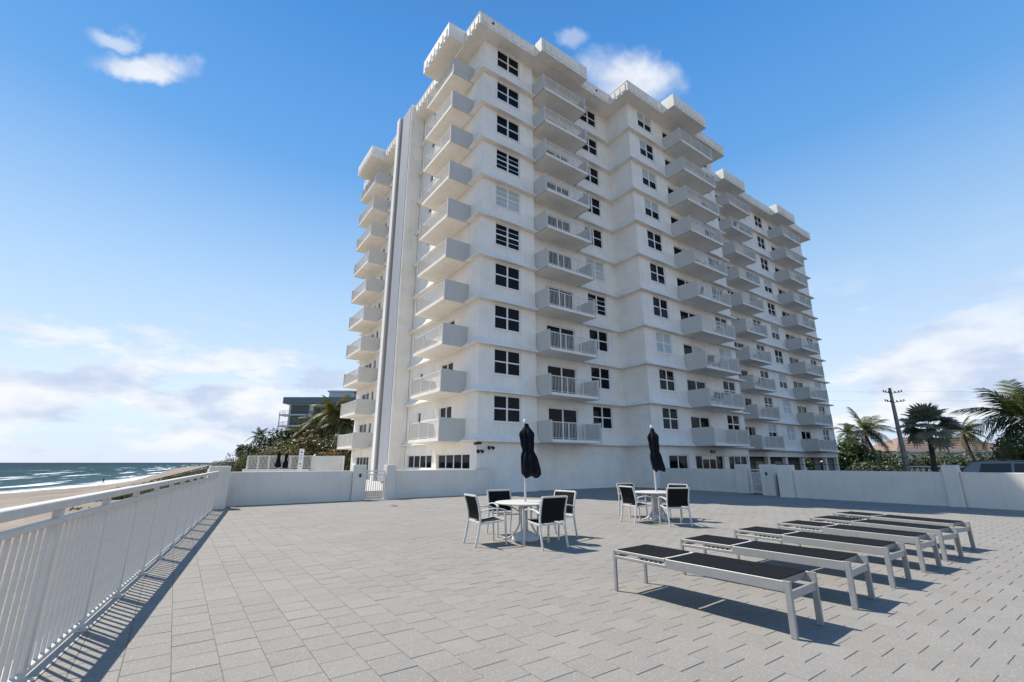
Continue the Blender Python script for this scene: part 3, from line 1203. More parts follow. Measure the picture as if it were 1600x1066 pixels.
def add_window(i, kind, u0, u1, z0, z1, style, blind, detailed):
    a, d, n, L = edge(i)
    p = a + d * u0 - n * 0.12
    me, pm, bl, gz = window_parts(kind, u1 - u0, z1 - z0, style)
    name = 'window' if kind in ('window', 'slot') else 'sliding_door'
    o = place(me, name, building, (p.x, p.y, z0), (0, 0, math.atan2(d.y, d.x)))
    if detailed:
        for m in pm:
            place(m, 'pane', o)
    else:
        place(gz, 'glazing', o)
    which = {'full': range(len(bl)), 'top': [k for k in range(len(bl)) if kind == 'window' and k % 2 == 0], 'left': [0], 'right': [len(bl) - 1]}.get(blind, [])
    for k in which:
        c = place(bl[k], 'blind', o)
    return o


BLIND = {(1, 5): 'full', (3, 4): 'full', (5, 0, 2): 'full', (5, 0, 7): 'top', (5, 0, 6): 'top', (5, 0, 9): 'top', (5, 0, 8): 'left', (5, 2, 2): 'full', (5, 1, 2): 'right'}
STY = {(1, 5): 'muntin', (1, 4): 'muntin', (1, 6): 'muntin', (3, 3): 'muntin', (3, 4): 'muntin'}
rngw = random.Random(11)
for i, ops in OPEN.items():
    for j, (kind, u0, u1, z0, z1) in enumerate(ops):
        for k in range(NF):
            zb = BZ0 + FP * k
            st = STY.get((i, k), 'plain') if kind == 'window' else 'plain'
            bl = None
            if i == 1:
                bl = BLIND.get((1, k))
            elif i == 3 and kind == 'window':
                bl = BLIND.get((3, k))
            elif i == 5:
                bl = BLIND.get((5, j, k))
            elif i == 7:
                bl = rngw.choice([None, None, None, 'full', 'top']) if (kind == 'window' and k < 3) else (rngw.choice([None, None, None, None, 'top']))
            elif i == 0:
                bl = None
            add_window(i, kind, u0, u1, zb + z0, zb + z1, st, bl, i in (1, 3, 5))

# ---- balconies (local: x along the wall, outward -y, origin at the storey floor on the wall line)
def balcony_meshes(w, dep, bays):
    sl = MB()
    sl.box(0, -dep, 0.02, w, -0.002, 0.185, 0.012)
    slab = sl.mesh('balcony', ['stucco'])
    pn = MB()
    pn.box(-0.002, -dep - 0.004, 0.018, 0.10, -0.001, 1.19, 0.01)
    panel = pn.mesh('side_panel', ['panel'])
    rl = MB()
    yr = -dep + 0.05
    rl.box(0.101, yr - 0.022, 1.06, w - 0.101, yr + 0.022, 1.105, 0.005)
    rl.box(0.101, yr - 0.016, 0.235, w - 0.101, yr + 0.016, 0.265, 0.004)
    for k in range(1, bays):
        x = 0.1 + (w - 0.2) * k / bays
        rl.box(x - 0.022, yr - 0.02, 0.186, x + 0.022, yr + 0.02, 1.06)
    for x in (0.12, w - 0.12):
        rl.box(x - 0.018, yr - 0.02, 0.186, x + 0.018, yr + 0.02, 1.06)
    rail = rl.mesh('balcony_rail', ['rail_white'])
    pk = MB()
    n = int((w - 0.3) / 0.105)
    for k in range(n):
        x = 0.16 + (w - 0.32) * (k + 0.5) / n
        pk.box(x - 0.009, yr - 0.009, 0.265, x + 0.009, yr + 0.009, 1.06)
    pick = pk.mesh('balcony_pickets', ['rail_white'])
    return slab, panel, rail, pick


def balcony_stack(i, s0, s1, dep, bays):
    a, d, n, L = edge(i)
    w = s1 - s0
    slab, panel, rail, pick = balcony_meshes(w, dep, bays)
    p = a + d * s0
    rz = math.atan2(d.y, d.x)
    for k in range(NF):
        o = place(slab, 'balcony', building, (p.x, p.y, BZ0 + FP * k), (0, 0, rz))
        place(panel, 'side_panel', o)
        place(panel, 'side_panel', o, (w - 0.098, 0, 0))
        place(rail, 'balcony_rail', o)
        q = place(pick, 'balcony_pickets', o)
        q['kind'] = 'stuff'


balcony_stack(0, 15.12, 18.93, 1.48, 3)
balcony_stack(0, 0.95, 4.9, 1.48, 3)
balcony_stack(3, 0.03, 3.8, 1.5, 3)
balcony_stack(5, 4.05, 8.32, 1.55, 3)
balcony_stack(7, 4.2, 8.0, 1.5, 3)
balcony_stack(7, 14.8, 18.95, 1.5, 3)

# ---- roof band (parapet) with raised panels, and the hoods over the balcony stacks
def offset_loop(off):
    pts = []
    m = len(PLAN)
    for i in range(m):
        p = Vector(PLAN[i])
        n0, n1 = edge((i - 1) % m)[2], edge(i)[2]
        pts.append((p + (n0 + n1) * off))
    return pts


PO, PZ1 = 0.84, 28.12
# the shallow jog between the bay and the recessed face is straightened along the roof band
RPLAN_IDX = [0, 1, 4, 5, 6, 7, 8, 9]


def roof_loop(off):
    base = [Vector(PLAN[0]), Vector(PLAN[1]), Vector((23.25, 19.63)), Vector(PLAN[5]), Vector(PLAN[6]), Vector(PLAN[7]), Vector(PLAN[8]), Vector(PLAN[9])]
    m = len(base)
    out = []
    for i in range(m):
        d0 = (base[i] - base[i - 1]).normalized()
        d1 = (base[(i + 1) % m] - base[i]).normalized()
        n0, n1 = Vector((d0.y, -d0.x)), Vector((d1.y, -d1.x))
        out.append(base[i] + (n0 + n1) * off)
    return out


def band(b, off_in, off_out, z0, z1):
    A, B = roof_loop(off_in), roof_loop(off_out)
    m = len(A)
    for i in range(m):
        j = (i + 1) % m
        b.quad((B[i].x, B[i].y, z0), (B[j].x, B[j].y, z0), (B[j].x, B[j].y, z1), (B[i].x, B[i].y, z1))
        b.quad((A[j].x, A[j].y, z0), (A[i].x, A[i].y, z0), (A[i].x, A[i].y, z1), (A[j].x, A[j].y, z1))
        b.quad((A[i].x, A[i].y, z0), (A[j].x, A[j].y, z0), (B[j].x, B[j].y, z0), (B[i].x, B[i].y, z0))
        b.quad((B[i].x, B[i].y, z1), (B[j].x, B[j].y, z1), (A[j].x, A[j].y, z1), (A[i].x, A[i].y, z1))


b = MB()
# the overhang rises a little towards the wall
A, B = roof_loop(-0.45), roof_loop(PO - 0.002)
for i in range(len(A)):
    j = (i + 1) % len(A)
    b.quad((A[i].x, A[i].y, RZ - 0.002), (A[j].x, A[j].y, RZ - 0.002), (B[j].x, B[j].y, RZ - 0.002), (B[i].x, B[i].y, RZ - 0.002))
L0 = roof_loop(PO - 0.003)
b.poly([(p.x, p.y, RZ + 0.25) for p in L0])
b.poly([(p.x, p.y, RZ + 0.10) for p in reversed(roof_loop(-0.4))])
b.build('roof_slab', ['stucco'], building)
b = MB()
band(b, PO - 0.14, PO, RZ - 0.0, PZ1)
b.build('parapet', ['stucco'], building)
b = MB()
band(b, PO - 0.16, PO + 0.025, PZ1 + 0.001, PZ1 + 0.05)
b.build('parapet_coping', ['stucco'], building)

pan = MB()
pan.box(-0.18, -0.045, RZ + 0.13, 0.18, 0.0, PZ1 - 0.12, 0.008)
pan_mesh = pan.mesh('parapet_panel', ['stucco'])


def parapet_panels(pa, pb, off=0.0, margin=0.12, step=0.52):
    pa, pb = Vector(pa), Vector(pb)
    d = pb - pa
    L = d.length
    d.normalize()
    n = max(1, int((L - 2 * margin + 0.1) / step))
    rz = math.atan2(d.y, d.x)
    for k in range(n):
        p = pa + d * (margin + (L - 2 * margin) * (k + 0.5) / n)
        place(pan_mesh, 'parapet_panel', building, (p.x, p.y, 0), (0, 0, rz))


HOODS = [  # edge, s0, s1, outward reach from the wall line
    (0, 15.4, 19.1, 2.0), (0, 1.1, 4.9, 2.0), (3, -0.4, 3.7, 1.9), (5, 3.1, 7.3, 1.9), (7, 3.75, 7.6, 1.6), (7, 14.2, 18.2, 1.6)]
hood_cover = {}
for i, s0, s1, reach in HOODS:
    a, d, n, L = edge(i)
    w = s1 - s0
    base_off = (PO if i != 3 else PO - 0.37 + 0.37)
    inner = PO if i != 3 else PO + 0.37
    b = MB()
    zt = PZ1 + 0.22
    # three-sided parapet with a soffit, butted against the roof band
    b.box(0, -reach, RZ - 0.03, w, -reach + 0.14, zt)
    b.box(0, -reach + 0.14, RZ - 0.03, 0.14, -inner - 0.03, zt)
    b.box(w - 0.14, -reach + 0.14, RZ - 0.03, w, -inner - 0.03, zt)
    b.box(0.14, -reach + 0.14, RZ - 0.03, w - 0.14, -inner - 0.03, RZ + 0.12)
    p = a + d * s0
    o = b.build('balcony_hood', ['stucco'], building, loc=(p.x, p.y, 0))
    o.rotation_euler = (0, 0, math.atan2(d.y, d.x))
    q0, q1 = a + d * s0 + n * reach, a + d * s1 + n * reach
    parapet_panels(q0, q1)
    hood_cover[(i, s0, s1)] = True


def free_runs(i, pa, pb, cover):
    return


RL = roof_loop(PO)
def strip(pa, pb):
    parapet_panels(pa, pb)
# sea side: between the hoods
strip((RL[0].x, 39.75 + 0.6), (RL[0].x, 38.75))
strip((RL[0].x, 34.75), (RL[0].x, 31.7))
strip((RL[0].x, 28.3), (RL[0].x, 24.5))
strip((RL[0].x, 20.55), (RL[0].x, RL[1].y))
strip((RL[1].x, RL[1].y), (15.2, RL[1].y))
strip((19.5, RL[2].y), (RL[2].x, RL[2].y))
strip((RL[2].x, RL[2].y), (RL[3].x, RL[3].y))
strip((RL[3].x, RL[3].y), (26.25, RL[3].y))
strip((30.6, RL[4].y), (RL[4].x, RL[4].y))
strip((RL[5].x, RL[5].y), (37.9, RL[5].y))
strip((41.9, RL[5].y), (48.3, RL[5].y))
strip((52.5, RL[5].y), (RL[6].x, RL[6].y))
# small roof flood lamps at the parapet corners
for (x, y, r) in ((RL[1].x + 0.9, RL[1].y, 0), (21.0, RL[2].y, 0)):
    b = MB()
    b.box(-0.06, -0.12, -0.06, 0.06, 0.0, 0.06, 0.01)
    o = b.build('roof_lamp', ['black'], building, loc=(x, y - 0.001, RZ + 0.42))

# ---- stair tower with its two fins on the sea side
b = MB()
b.box(10.82, 28.4, -1.0, 11.88, 30.15, 28.35, 0.02)
b.build('stair_tower', ['stucco'], building)
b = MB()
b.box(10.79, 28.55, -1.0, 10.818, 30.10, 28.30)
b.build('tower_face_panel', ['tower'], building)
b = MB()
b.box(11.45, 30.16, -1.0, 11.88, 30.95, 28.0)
b.build('tower_recess', ['dark_paint'], building)  # recess coloured dark to give the groove its shade
b = MB()
b.box(10.80, 30.96, -1.0, 11.88, 31.50, 28.9, 0.02)
b.build('tower_fin', ['stucco'], building)
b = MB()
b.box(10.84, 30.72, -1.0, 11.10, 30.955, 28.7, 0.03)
b.build('groove_shade', ['groove_shade'], building)  # added dark strip painting the shade inside the groove, not a pipe

# ---- ground storey
GZ = -1.0
GOPEN = {
    0: [(11.65, 15.2, 1.10, 1.90), (15.83, 19.48, 1.10, 1.90), (1.2, 4.4, 0.2, 1.90)],
    5: [(1.45, 3.5, 0.3, 1.92), (4.25, 7.6, -0.6, 1.92), (8.2, 10.75, -0.2, 1.92)],
}


def ground_mesh():
    b = MB()
    H = BZ0 - GZ
    for i in (0, 1, 2, 3, 4, 5, 6, 9, 8):
        a, d, n, L = edge(i)
        ops = [(u0, u1, z0 - GZ, z1 - GZ) for (u0, u1, z0, z1) in GOPEN.get(i, [])]
        ss = sorted({0.0, L} | {u for o in ops for u in o[:2]})
        zs = sorted({0.0, H} | {z for o in ops for z in o[2:]})
        if i == 8:
            continue
        for p in range(len(ss) - 1):
            for q in range(len(zs) - 1):
                um, zm = (ss[p] + ss[p + 1]) / 2, (zs[q] + zs[q + 1]) / 2
                if any(u0 < um < u1 and z0 < zm < z1 for (u0, u1, z0, z1) in ops):
                    continue
                b.quad(wall_pos(i, ss[p], zs[q], GZ, 0), wall_pos(i, ss[p + 1], zs[q], GZ, 0), wall_pos(i, ss[p + 1], zs[q + 1], GZ, 0), wall_pos(i, ss[p], zs[q + 1], GZ, 0))
        for (u0, u1, z0, z1) in ops:
            def rp(u, z, dep):
                p = a + d * u - n * dep
                return (p.x, p.y, z + GZ)
            D = 0.15
            b.quad(rp(u0, z0, 0), rp(u0, z1, 0), rp(u0, z1, D), rp(u0, z0, D))
            b.quad(rp(u1, z0, D), rp(u1, z1, D), rp(u1, z1, 0), rp(u1, z0, 0))
            b.quad(rp(u0, z1, 0), rp(u1, z1, 0), rp(u1, z1, D), rp(u0, z1, D))
            b.quad(rp(u0, z0, D), rp(u1, z0, D), rp(u1, z0, 0), rp(u0, z0, 0))
    return b


ground_mesh().build('ground_storey_wall', ['stucco'], building)


def strip_window(i, u0, u1, z0, z1, n, heads=None):
    a, d, nn, L = edge(i)
    p = a + d * u0 - nn * 0.14
    w, h = u1 - u0, z1 - z0
    b = MB()
    t = 0.06
    b.box(0, -0.06, 0, t, 0, h)
    b.box(w - t, -0.06, 0, w, 0, h)
    b.box(t, -0.06, h - t, w - t, 0, h)
    b.box(t, -0.06, 0, w - t, 0, t)
    xs = [t + (w - 2 * t) * k / n for k in range(n + 1)]
    for x in xs[1:-1]:
        b.box(x - 0.035, -0.055, t, x + 0.035, 0, h - t)
    if heads:
        for k in heads:
            b.box(xs[k] + 0.03, -0.058, h - 0.26, xs[k + 1] - 0.03, 0, h - t)
    o = b.build('window', ['frame_white'], building, loc=(p.x, p.y, z0))
    o.rotation_euler = (0, 0, math.atan2(d.y, d.x))
    for k in range(n):
        q = MB()
        q.box(xs[k] + 0.03, -0.022, t, xs[k + 1] - 0.03, -0.010, h - t)
        q.build('pane', ['glass'], o)


strip_window(0, 11.65, 15.2, 1.10, 1.90, 4)
strip_window(0, 15.83, 19.48, 1.10, 1.90, 4)
strip_window(0, 1.2, 4.4, 0.2, 1.90, 4)
strip_window(5, 1.45, 3.5, 0.3, 1.92, 2)
strip_window(5, 4.25, 7.6, -0.6, 1.92, 4, [1, 2])
strip_window(5, 8.2, 10.75, -0.2, 1.92, 3)
# open parking level on the street side: beam, columns, back wall with openings
b = MB()
b.box(34.2, 20.45, 1.95, 57.3, 20.85, BZ0 - 0.002)
b.build('parking_beam', ['stucco'], building)
b = MB()
b.box(-0.17, -0.17, -0.62, 0.17, 0.17, 1.949, 0.01)
cm = b.mesh('parking_column', ['stucco'])
for x in (38.9, 42.45, 45.75, 49.2, 54.3, 57.1):
    place(cm, 'parking_column', building, (x, 20.65, 0))
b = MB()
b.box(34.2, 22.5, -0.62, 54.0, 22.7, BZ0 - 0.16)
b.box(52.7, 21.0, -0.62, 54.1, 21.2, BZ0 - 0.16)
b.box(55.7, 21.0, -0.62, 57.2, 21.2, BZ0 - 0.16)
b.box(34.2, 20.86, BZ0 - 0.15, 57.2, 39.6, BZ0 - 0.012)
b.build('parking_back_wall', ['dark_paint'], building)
for (x, y) in ((40.5, 22.48), (44.6, 22.48), (48.2, 22.48)):
    b = MB()
    b.box(-0.7, -0.05, -0.6, 0.7, 0.0, 1.55, 0.01)
    b.build('service_door', ['frame_bronze'], building, loc=(x, y, 0))

# ---- street number
cu = bpy.data.curves.new('street_number_text', 'FONT')
cu.body = '4511'
cu.size = 0.42
cu.extrude = 0.015
cu.align_x = 'CENTER'
tmp = bpy.data.objects.new('tmp_text', cu)
col.objects.link(tmp)
dg = bpy.context.evaluated_depsgraph_get()
tm = bpy.data.meshes.new_from_object(tmp.evaluated_get(dg))
bpy.data.objects.remove(tmp)
tm.materials.clear()
tm.materials.append(M['letter'])
o = place(tm, 'street_number', None, (29.52, 17.875, 2.05), (R(90), 0, 0), (0.8, 0.8, 1.0))
tag(o, 'black street number 4511 on the white wall above the ground floor doors', 'street number')

# ---- lamps and camera at the near corner of the building
def flood_lamp(x, y, z, label, n):
    root = empty('flood_lamp', (x, y, z), 0, label, 'flood lamp')
    b = MB()
    b.lathe([(0, 0), (0.06, 0), (0.06, 0.03), (0, 0.03)], 12)
    o = b.build('base_plate', ['frame_white'], root)
    o.rotation_euler = (R(90), 0, 0)
    for k in range(n):
        b = MB()
        sx = (-0.10 if k == 0 else 0.10)
        b.tube([(0, -0.03, 0), (sx * 0.7, -0.08, -0.02), (sx, -0.12, -0.05)], 0.015, 6)
        b.tube([(sx, -0.10, -0.03), (sx * 1.3, -0.24, -0.10)], [0.045, 0.085], 10)
        b.build('lamp_head', ['black'], root, smooth=False)


flood_lamp(12.62, 19.628, 2.24, 'twin black flood lamps on the white wall above the closed left umbrella side', 2)
flood_lamp(11.99, 19.628, 2.06, 'small twin black lamps below the wall camera at the building corner', 2)
root = empty('security_camera', (11.96, 19.628, 2.36), 0, 'dark security camera on the wall at the near corner of the tower', 'security camera')
b = MB()
b.tube([(0, 0, 0), (0, -0.12, 0)], 0.02, 8)
b.build('bracket', ['frame_white'], root)
b = MB()
b.tube([(0.12, -0.14, 0.02), (-0.28, -0.16, -0.02)], [0.05, 0.06], 10)
b.build('camera_body', ['black'], root)
root = empty('meter_box', (12.0, 19.629, 0.0), 0, 'white wall cover plate beside the ground floor windows', 'wall cover')
b = MB()
b.box(-0.10, -0.05, 1.15, 0.32, 0.0, 1.95, 0.01)
b.build('cover_plate', ['stucco'], root)

# ------------------------------------------------------------------ sun loungers
def make_lounger():
    root = empty('sun_lounger', (0, 0, 0))
    W, L, H = 0.60, 1.96, 0.45
    m = 'furn_lounge'
    for sx in (-1, 1):
        x = sx * (W / 2 - 0.016)
        b = MB()
        b.box(x - 0.016, 0.05, H - 0.095, x + 0.016, 1.24, H - 0.004, 0.004)
        b.box(x - 0.016, 1.24, H - 0.095, x + 0.016, L - 0.03, H - 0.062, 0.004)
        b.build('side_rail', [m], root)
        b = MB()
        b.sweep([(x, 0.025, 0.003), (x, 0.025, H - 0.004)], 0.036, 0.055, 0.005, up=(0, 1, 0))
        b.build('leg', [m], root)
        b = MB()
        b.sweep([(x, L - 0.02, 0.003), (x, L - 0.02, H - 0.01)], 0.03, 0.04, 0.005, up=(0, 1, 0))
        b.build('leg', [m], root)
        b = MB()
        b.box(x - 0.012, 1.27, H - 0.047, x + 0.012, 1.60, H - 0.040)
        for k in range(5):
            b.box(x - 0.012, 1.30 + 0.06 * k, H - 0.061, x + 0.012, 1.325 + 0.06 * k, H - 0.047)
        b.build('ratchet_bar', ['steel_dark'], root)
    b = MB()
    b.box(-W / 2 + 0.034, 0.008, H - 0.155, W / 2 - 0.034, 0.034, H - 0.085, 0.004)
    b.build('end_rail', [m], root)
    b = MB()
    b.box(-W / 2 + 0.034, L - 0.036, H - 0.095, W / 2 - 0.034, L - 0.010, H - 0.055, 0.004)
    b.build('end_rail', [m], root)
    b = MB()
    b.tube([(-W / 2 + 0.034, 0.10, H - 0.03), (W / 2 - 0.034, 0.10, H - 0.03)], 0.016, 8)
    b.build('cross_bar', [m], root)
    b = MB()
    b.tube([(-W / 2 + 0.034, 1.20, H - 0.03), (W / 2 - 0.034, 1.20, H - 0.03)], 0.014, 8)
    b.build('cross_bar', [m], root)
    # seat sling wrapping down over the front bar, and the backrest laid flat
    def sling(name, y0, y1, lip):
        b = MB()
        pts = []
        N = 14
        for k in range(N + 1):
            t = k / N
            pts.append((y0 + (y1 - y0) * t, H + 0.003 - 0.012 * math.sin(math.pi * t) ** 0.7))
        top = [[(-W / 2 + 0.012, y, H + 0.003), (-W / 4, y, z - 0.002), (0, y, z - 0.003), (W / 4, y, z - 0.002), (W / 2 - 0.012, y, H + 0.003)] for y, z in pts]
        for a, c in zip(top, top[1:]):
            for k in range(4):
                b.quad(a[k], a[k + 1], c[k + 1], c[k])
        bot = [[(x, y, z - 0.006) for x, y, z in r] for r in top]
        for a, c in zip(bot, bot[1:]):
            for k in range(4):
                b.quad(a[k + 1], a[k], c[k], c[k + 1])
        o = b.build(name, ['sling'], root, smooth=True)
        return o
    sling('seat_sling', 0.085, 1.225, True)
    sling('back_sling', 1.295, 1.91, False)
    b = MB()
    b.quad((-W / 2 + 0.034, 0.083, H - 0.006), (W / 2 - 0.034, 0.083, H - 0.006), (W / 2 - 0.034, 0.083, H - 0.06), (-W / 2 + 0.034, 0.083, H - 0.06))
    b.build('sling_hem', ['sling_grey'], root)
    for sx in (-1, 1):
        x = sx * (W / 2 - 0.018)
        b = MB()
        b.box(x - 0.014, 1.25, H - 0.034, x + 0.014, 1.925, H - 0.002, 0.004)
        b.build('backrest_rail', [m], root)
    for ya in (1.255, 1.90):
        b = MB()
        b.box(-W / 2 + 0.034, ya, H - 0.03, W / 2 - 0.034, ya + 0.028, H - 0.004, 0.004)
        b.build('backrest_bar', ['furn'], root)
    return root


LL = ['nearest black sling sun lounger, at the front end of the row', 'second black sling sun lounger from the front of the row',
      'third black sling sun lounger from the front of the row', 'fourth black sling sun lounger counted from the front of the row',
      'fifth black sling sun lounger, last but one of the row', 'farthest black sling sun lounger, beside the shaded strip by the wall']
lounger = make_lounger()
spots = [(4.80, 2.16, 2.6), (6.17, 2.18, 3.2), (7.51, 2.22, -0.6), (8.83, 2.23, -4.0), (10.02, 2.24, -7.0), (11.2, 2.32, -9.5)]
for k, (x, y, a) in enumerate(spots):
    o = lounger if k == 0 else copy_tree(lounger)
    o.location = (x, y, 0)
    o.rotation_euler = (0, 0, R(a))
    tag(o, LL[k], 'sun lounger', 'sun loungers in a row on the deck')

# ------------------------------------------------------------------ tables, umbrellas and chairs
def make_table():
    root = empty('patio_table', (0, 0, 0))
    b = MB()
    b.lathe([(0.0, 0.672), (0.57, 0.672), (0.60, 0.676), (0.605, 0.688), (0.603, 0.697), (0.595, 0.70), (0.03, 0.70), (0.028, 0.694), (0.0, 0.694)], 48)
    b.build('tabletop', ['furn'], root, smooth=True, autosmooth=True)
    for k in range(4):
        a = R(45 + 90 * k)
        ca, sa = math.cos(a), math.sin(a)
        path = []
        for t in range(13):
            u = t / 12
            if u < 0.45:
                r, z = 0.115, 0.672 - u * 0.80
            else:
                w = (u - 0.45) / 0.55
                r = 0.115 + 0.33 * w ** 1.6
                z = 0.312 - 0.30 * math.sin(w * math.pi / 2) ** 1.2
            path.append((r * ca, r * sa, max(z, 0.014)))
        b = MB()
        b.sweep(path, 0.055, 0.03, 0.004, up=(ca, sa, 0.02))
        b.build('leg', ['furn'], root)
        b = MB()
        arch = [((0.46 * math.cos(t) + 0.115) * ca if False else (0.13 + 0.36 * (k2 / 8)) * ca, (0.13 + 0.36 * (k2 / 8)) * sa, 0.52 + 0.14 * math.sin(k2 / 8 * math.pi / 2)) for k2, t in enumerate([0] * 9)]
        b.sweep(arch, 0.035, 0.022, 0.003)
        b.build('support_arm', ['furn'], root)
    b = MB()
    b.lathe([(0.13, 0.62), (0.14, 0.62), (0.14, 0.66), (0.13, 0.66)], 20)
    b.build('ring', ['furn'], root)
    return root


def make_umbrella(seed, lean, top, bottom):
    rng = random.Random(seed)
    root = empty('patio_umbrella', (0, 0, 0))
    b = MB()
    b.lathe([(0.0, 0.004), (0.27, 0.004), (0.275, 0.03), (0.25, 0.07), (0.16, 0.13), (0.07, 0.17), (0.045, 0.20), (0.04, 0.30), (0.0, 0.30)], 32)
    b.build('base', ['furn'], root, smooth=True, autosmooth=True)
    b = MB()
    b.tube([(0, 0, 0.25), (0, 0, top - 0.02)], 0.021, 12)
    b.build('pole', ['furn'], root, smooth=True, autosmooth=True)
    b = MB()
    b.lathe([(0.0, top - 0.07), (0.034, top - 0.07), (0.04, top - 0.045), (0.030, top - 0.01), (0.017, top + 0.015), (0, top + 0.02)], 14)
    b.build('finial', ['rail_white'], root, smooth=True)
    # furled canopy: pleated cloth that hangs in three bellies and sags to one side
    b = MB()
    rings = []
    NZ, NA = 34, 56
    zt = top - 0.075
    ph = [rng.uniform(0, 6.28) for _ in range(6)]
    for k in range(NZ + 1):
        t = k / NZ
        z = zt + (bottom - zt) * t
        r = 0.045 + 0.075 * sstep(0, 0.22, t) + lean['bell'] * sstep(0.3, 1.0, t)
        r *= 1 - 0.20 * math.exp(-((t - lean['tie']) / 0.07) ** 2)
        r *= 1 + 0.14 * math.exp(-((t - 0.20) / 0.10) ** 2)
        if t > 0.94:
            r *= 1 - 0.25 * ((t - 0.94) / 0.06)
        ox = lean['x'](t)
        oy = lean['y'](t)
        ring = []
        for j in range(NA):
            a = 2 * math.pi * j / NA
            fold = 0.19 * math.sin(8 * a + ph[0] + 1.4 * t) + 0.07 * math.sin(13 * a + ph[1] - 3 * t) + 0.06 * math.sin(3 * a + ph[2] + 5 * t)
            fold *= sstep(0.02, 0.2, t) + 0.15
            zz = z + 0.020 * math.sin(5 * a + ph[3]) * t + 0.03 * math.sin(2 * a + ph[4]) * (1 if t > 0.9 else 0)
            rr = r * (1 + fold)
            ring.append((ox + rr * math.cos(a), oy + rr * math.sin(a) * 0.9, zz))
        rings.append(ring)
    b.loft(rings)
    b.build('canopy', ['navy'], root, smooth=True)
    tz = zt + (bottom - zt) * lean['tie']
    b = MB()
    rr = 0.075 + lean['bell'] * 0.35
    b.lathe([(rr, tz - 0.012), (rr + 0.012, tz - 0.012), (rr + 0.012, tz + 0.012), (rr, tz + 0.012)], 20, lean['x'](lean['tie']), lean['y'](lean['tie']))
    b.build('tie_strap', ['navy'], root)
    return root


def make_chair():
    root = empty('patio_chair', (0, 0, 0))         # sits facing +y, origin on the floor under the seat
    W, m = 0.56, 'furn'
    hw = W / 2 - 0.016
    for sx in (-1, 1):
        x = sx * hw
        b = MB()
        rear = [(x, -0.36, 0.003), (x, -0.31, 0.20), (x, -0.275, 0.40), (x, -0.275, 0.52), (x, -0.31, 0.70), (x, -0.365, 0.865)]
        b.sweep(rear, 0.030, 0.036, 0.005, up=(0, 1, 0.01))
        b.build('rear_leg', [m], root)
        b = MB()
        b.sweep([(x, 0.26, 0.003), (x, 0.245, 0.30), (x, 0.232, 0.58)], 0.030, 0.034, 0.005, up=(0, 1, 0.01))
        b.build('front_leg', [m], root)
        b = MB()
        arm = [(x, 0.262, 0.585), (x, 0.20, 0.612), (x, 0.08, 0.632), (x, -0.06, 0.630), (x, -0.18, 0.612), (x, -0.285, 0.58)]
        b.sweep(arm, 0.046, 0.022, 0.005)
        b.build('armrest', [m], root)
        b = MB()
        xi = sx * (hw - 0.034)
        b.sweep([(xi, 0.225, 0.425), (xi, 0.05, 0.400), (xi, -0.255, 0.385)], 0.028, 0.034, 0.004)
        b.sweep([(x - sx * 0.014, 0.20, 0.415), (xi + sx * 0.012, 0.20, 0.415)], 0.03, 0.03, 0.004)
        b.build('seat_rail', [m], root)
    for yy, zz in ((0.236, 0.425), (-0.268, 0.40)):
        b = MB()
        b.sweep([(-hw + 0.03, yy, zz), (hw - 0.03, yy, zz)], 0.03, 0.034, 0.004)
        b.build('cross_rail', [m], root)
    b = MB()
    b.sweep([(-hw + 0.006, -0.367, 0.862), (hw - 0.006, -0.367, 0.862)], 0.036, 0.032, 0.005)
    b.build('top_rail', [m], root)
    def cloth(name, prof, w):
        b = MB()
        rows = []
        for (y, z, nx) in prof:
            rows.append([(-w + 2 * w * k / 6, y, z - 0.010 * math.sin(math.pi * k / 6) * nx) for k in range(7)])
        for q, dz in ((rows, 0), ([[(p[0], p[1] - 0.004, p[2] - 0.005) for p in r] for r in rows], 1)):
            for a, c in zip(q, q[1:]):
                for k in range(6):
                    if dz:
                        b.quad(a[k + 1], a[k], c[k], c[k + 1])
                    else:
                        b.quad(a[k], a[k + 1], c[k + 1], c[k])
        b.build(name, ['sling'], root, smooth=True)
    cloth('seat_sling', [(0.245, 0.415, 0.3), (0.225, 0.440, 1), (0.10, 0.418, 1.6), (-0.05, 0.402, 2), (-0.18, 0.398, 1.6), (-0.255, 0.402, 1)], hw - 0.05)
    cloth('back_sling', [(-0.262, 0.45, 0), (-0.268, 0.54, 0), (-0.290, 0.65, 0), (-0.325, 0.76, 0), (-0.358, 0.845, 0)], hw - 0.016)
    return root


table = make_table()
t2 = copy_tree(table)
table.location = (5.76, 7.60, 0)
t2.location = (10.60, 8.18, 0)
t2.rotation_euler = (0, 0, R(20))
tag(table, 'round white patio table with four sling chairs, nearer the sea', 'table', 'patio tables')
tag(t2, 'round white patio table standing between the chairs nearer the building shadow', 'table', 'patio tables')
u1 = make_umbrella(5, dict(bell=0.055, tie=0.52, x=lambda t: 0.03 + 0.06 * t ** 1.5, y=lambda t: -0.02 - 0.05 * t), 2.30, 1.19)
u1.location = (5.76, 7.60, 0)
tag(u1, 'closed navy umbrella standing through the left patio table', 'umbrella', 'closed navy umbrellas on the deck')
u2 = make_umbrella(9, dict(bell=0.035, tie=0.55, x=lambda t: 0.02 + 0.01 * math.sin(t * 5) + 0.12 * t ** 3, y=lambda t: -0.01 - 0.07 * t ** 3), 2.44, 1.24)
u2.location = (10.60, 8.18, 0)
tag(u2, 'closed navy umbrella with its hem bent aside, through the right patio table', 'umbrella', 'closed navy umbrellas on the deck')

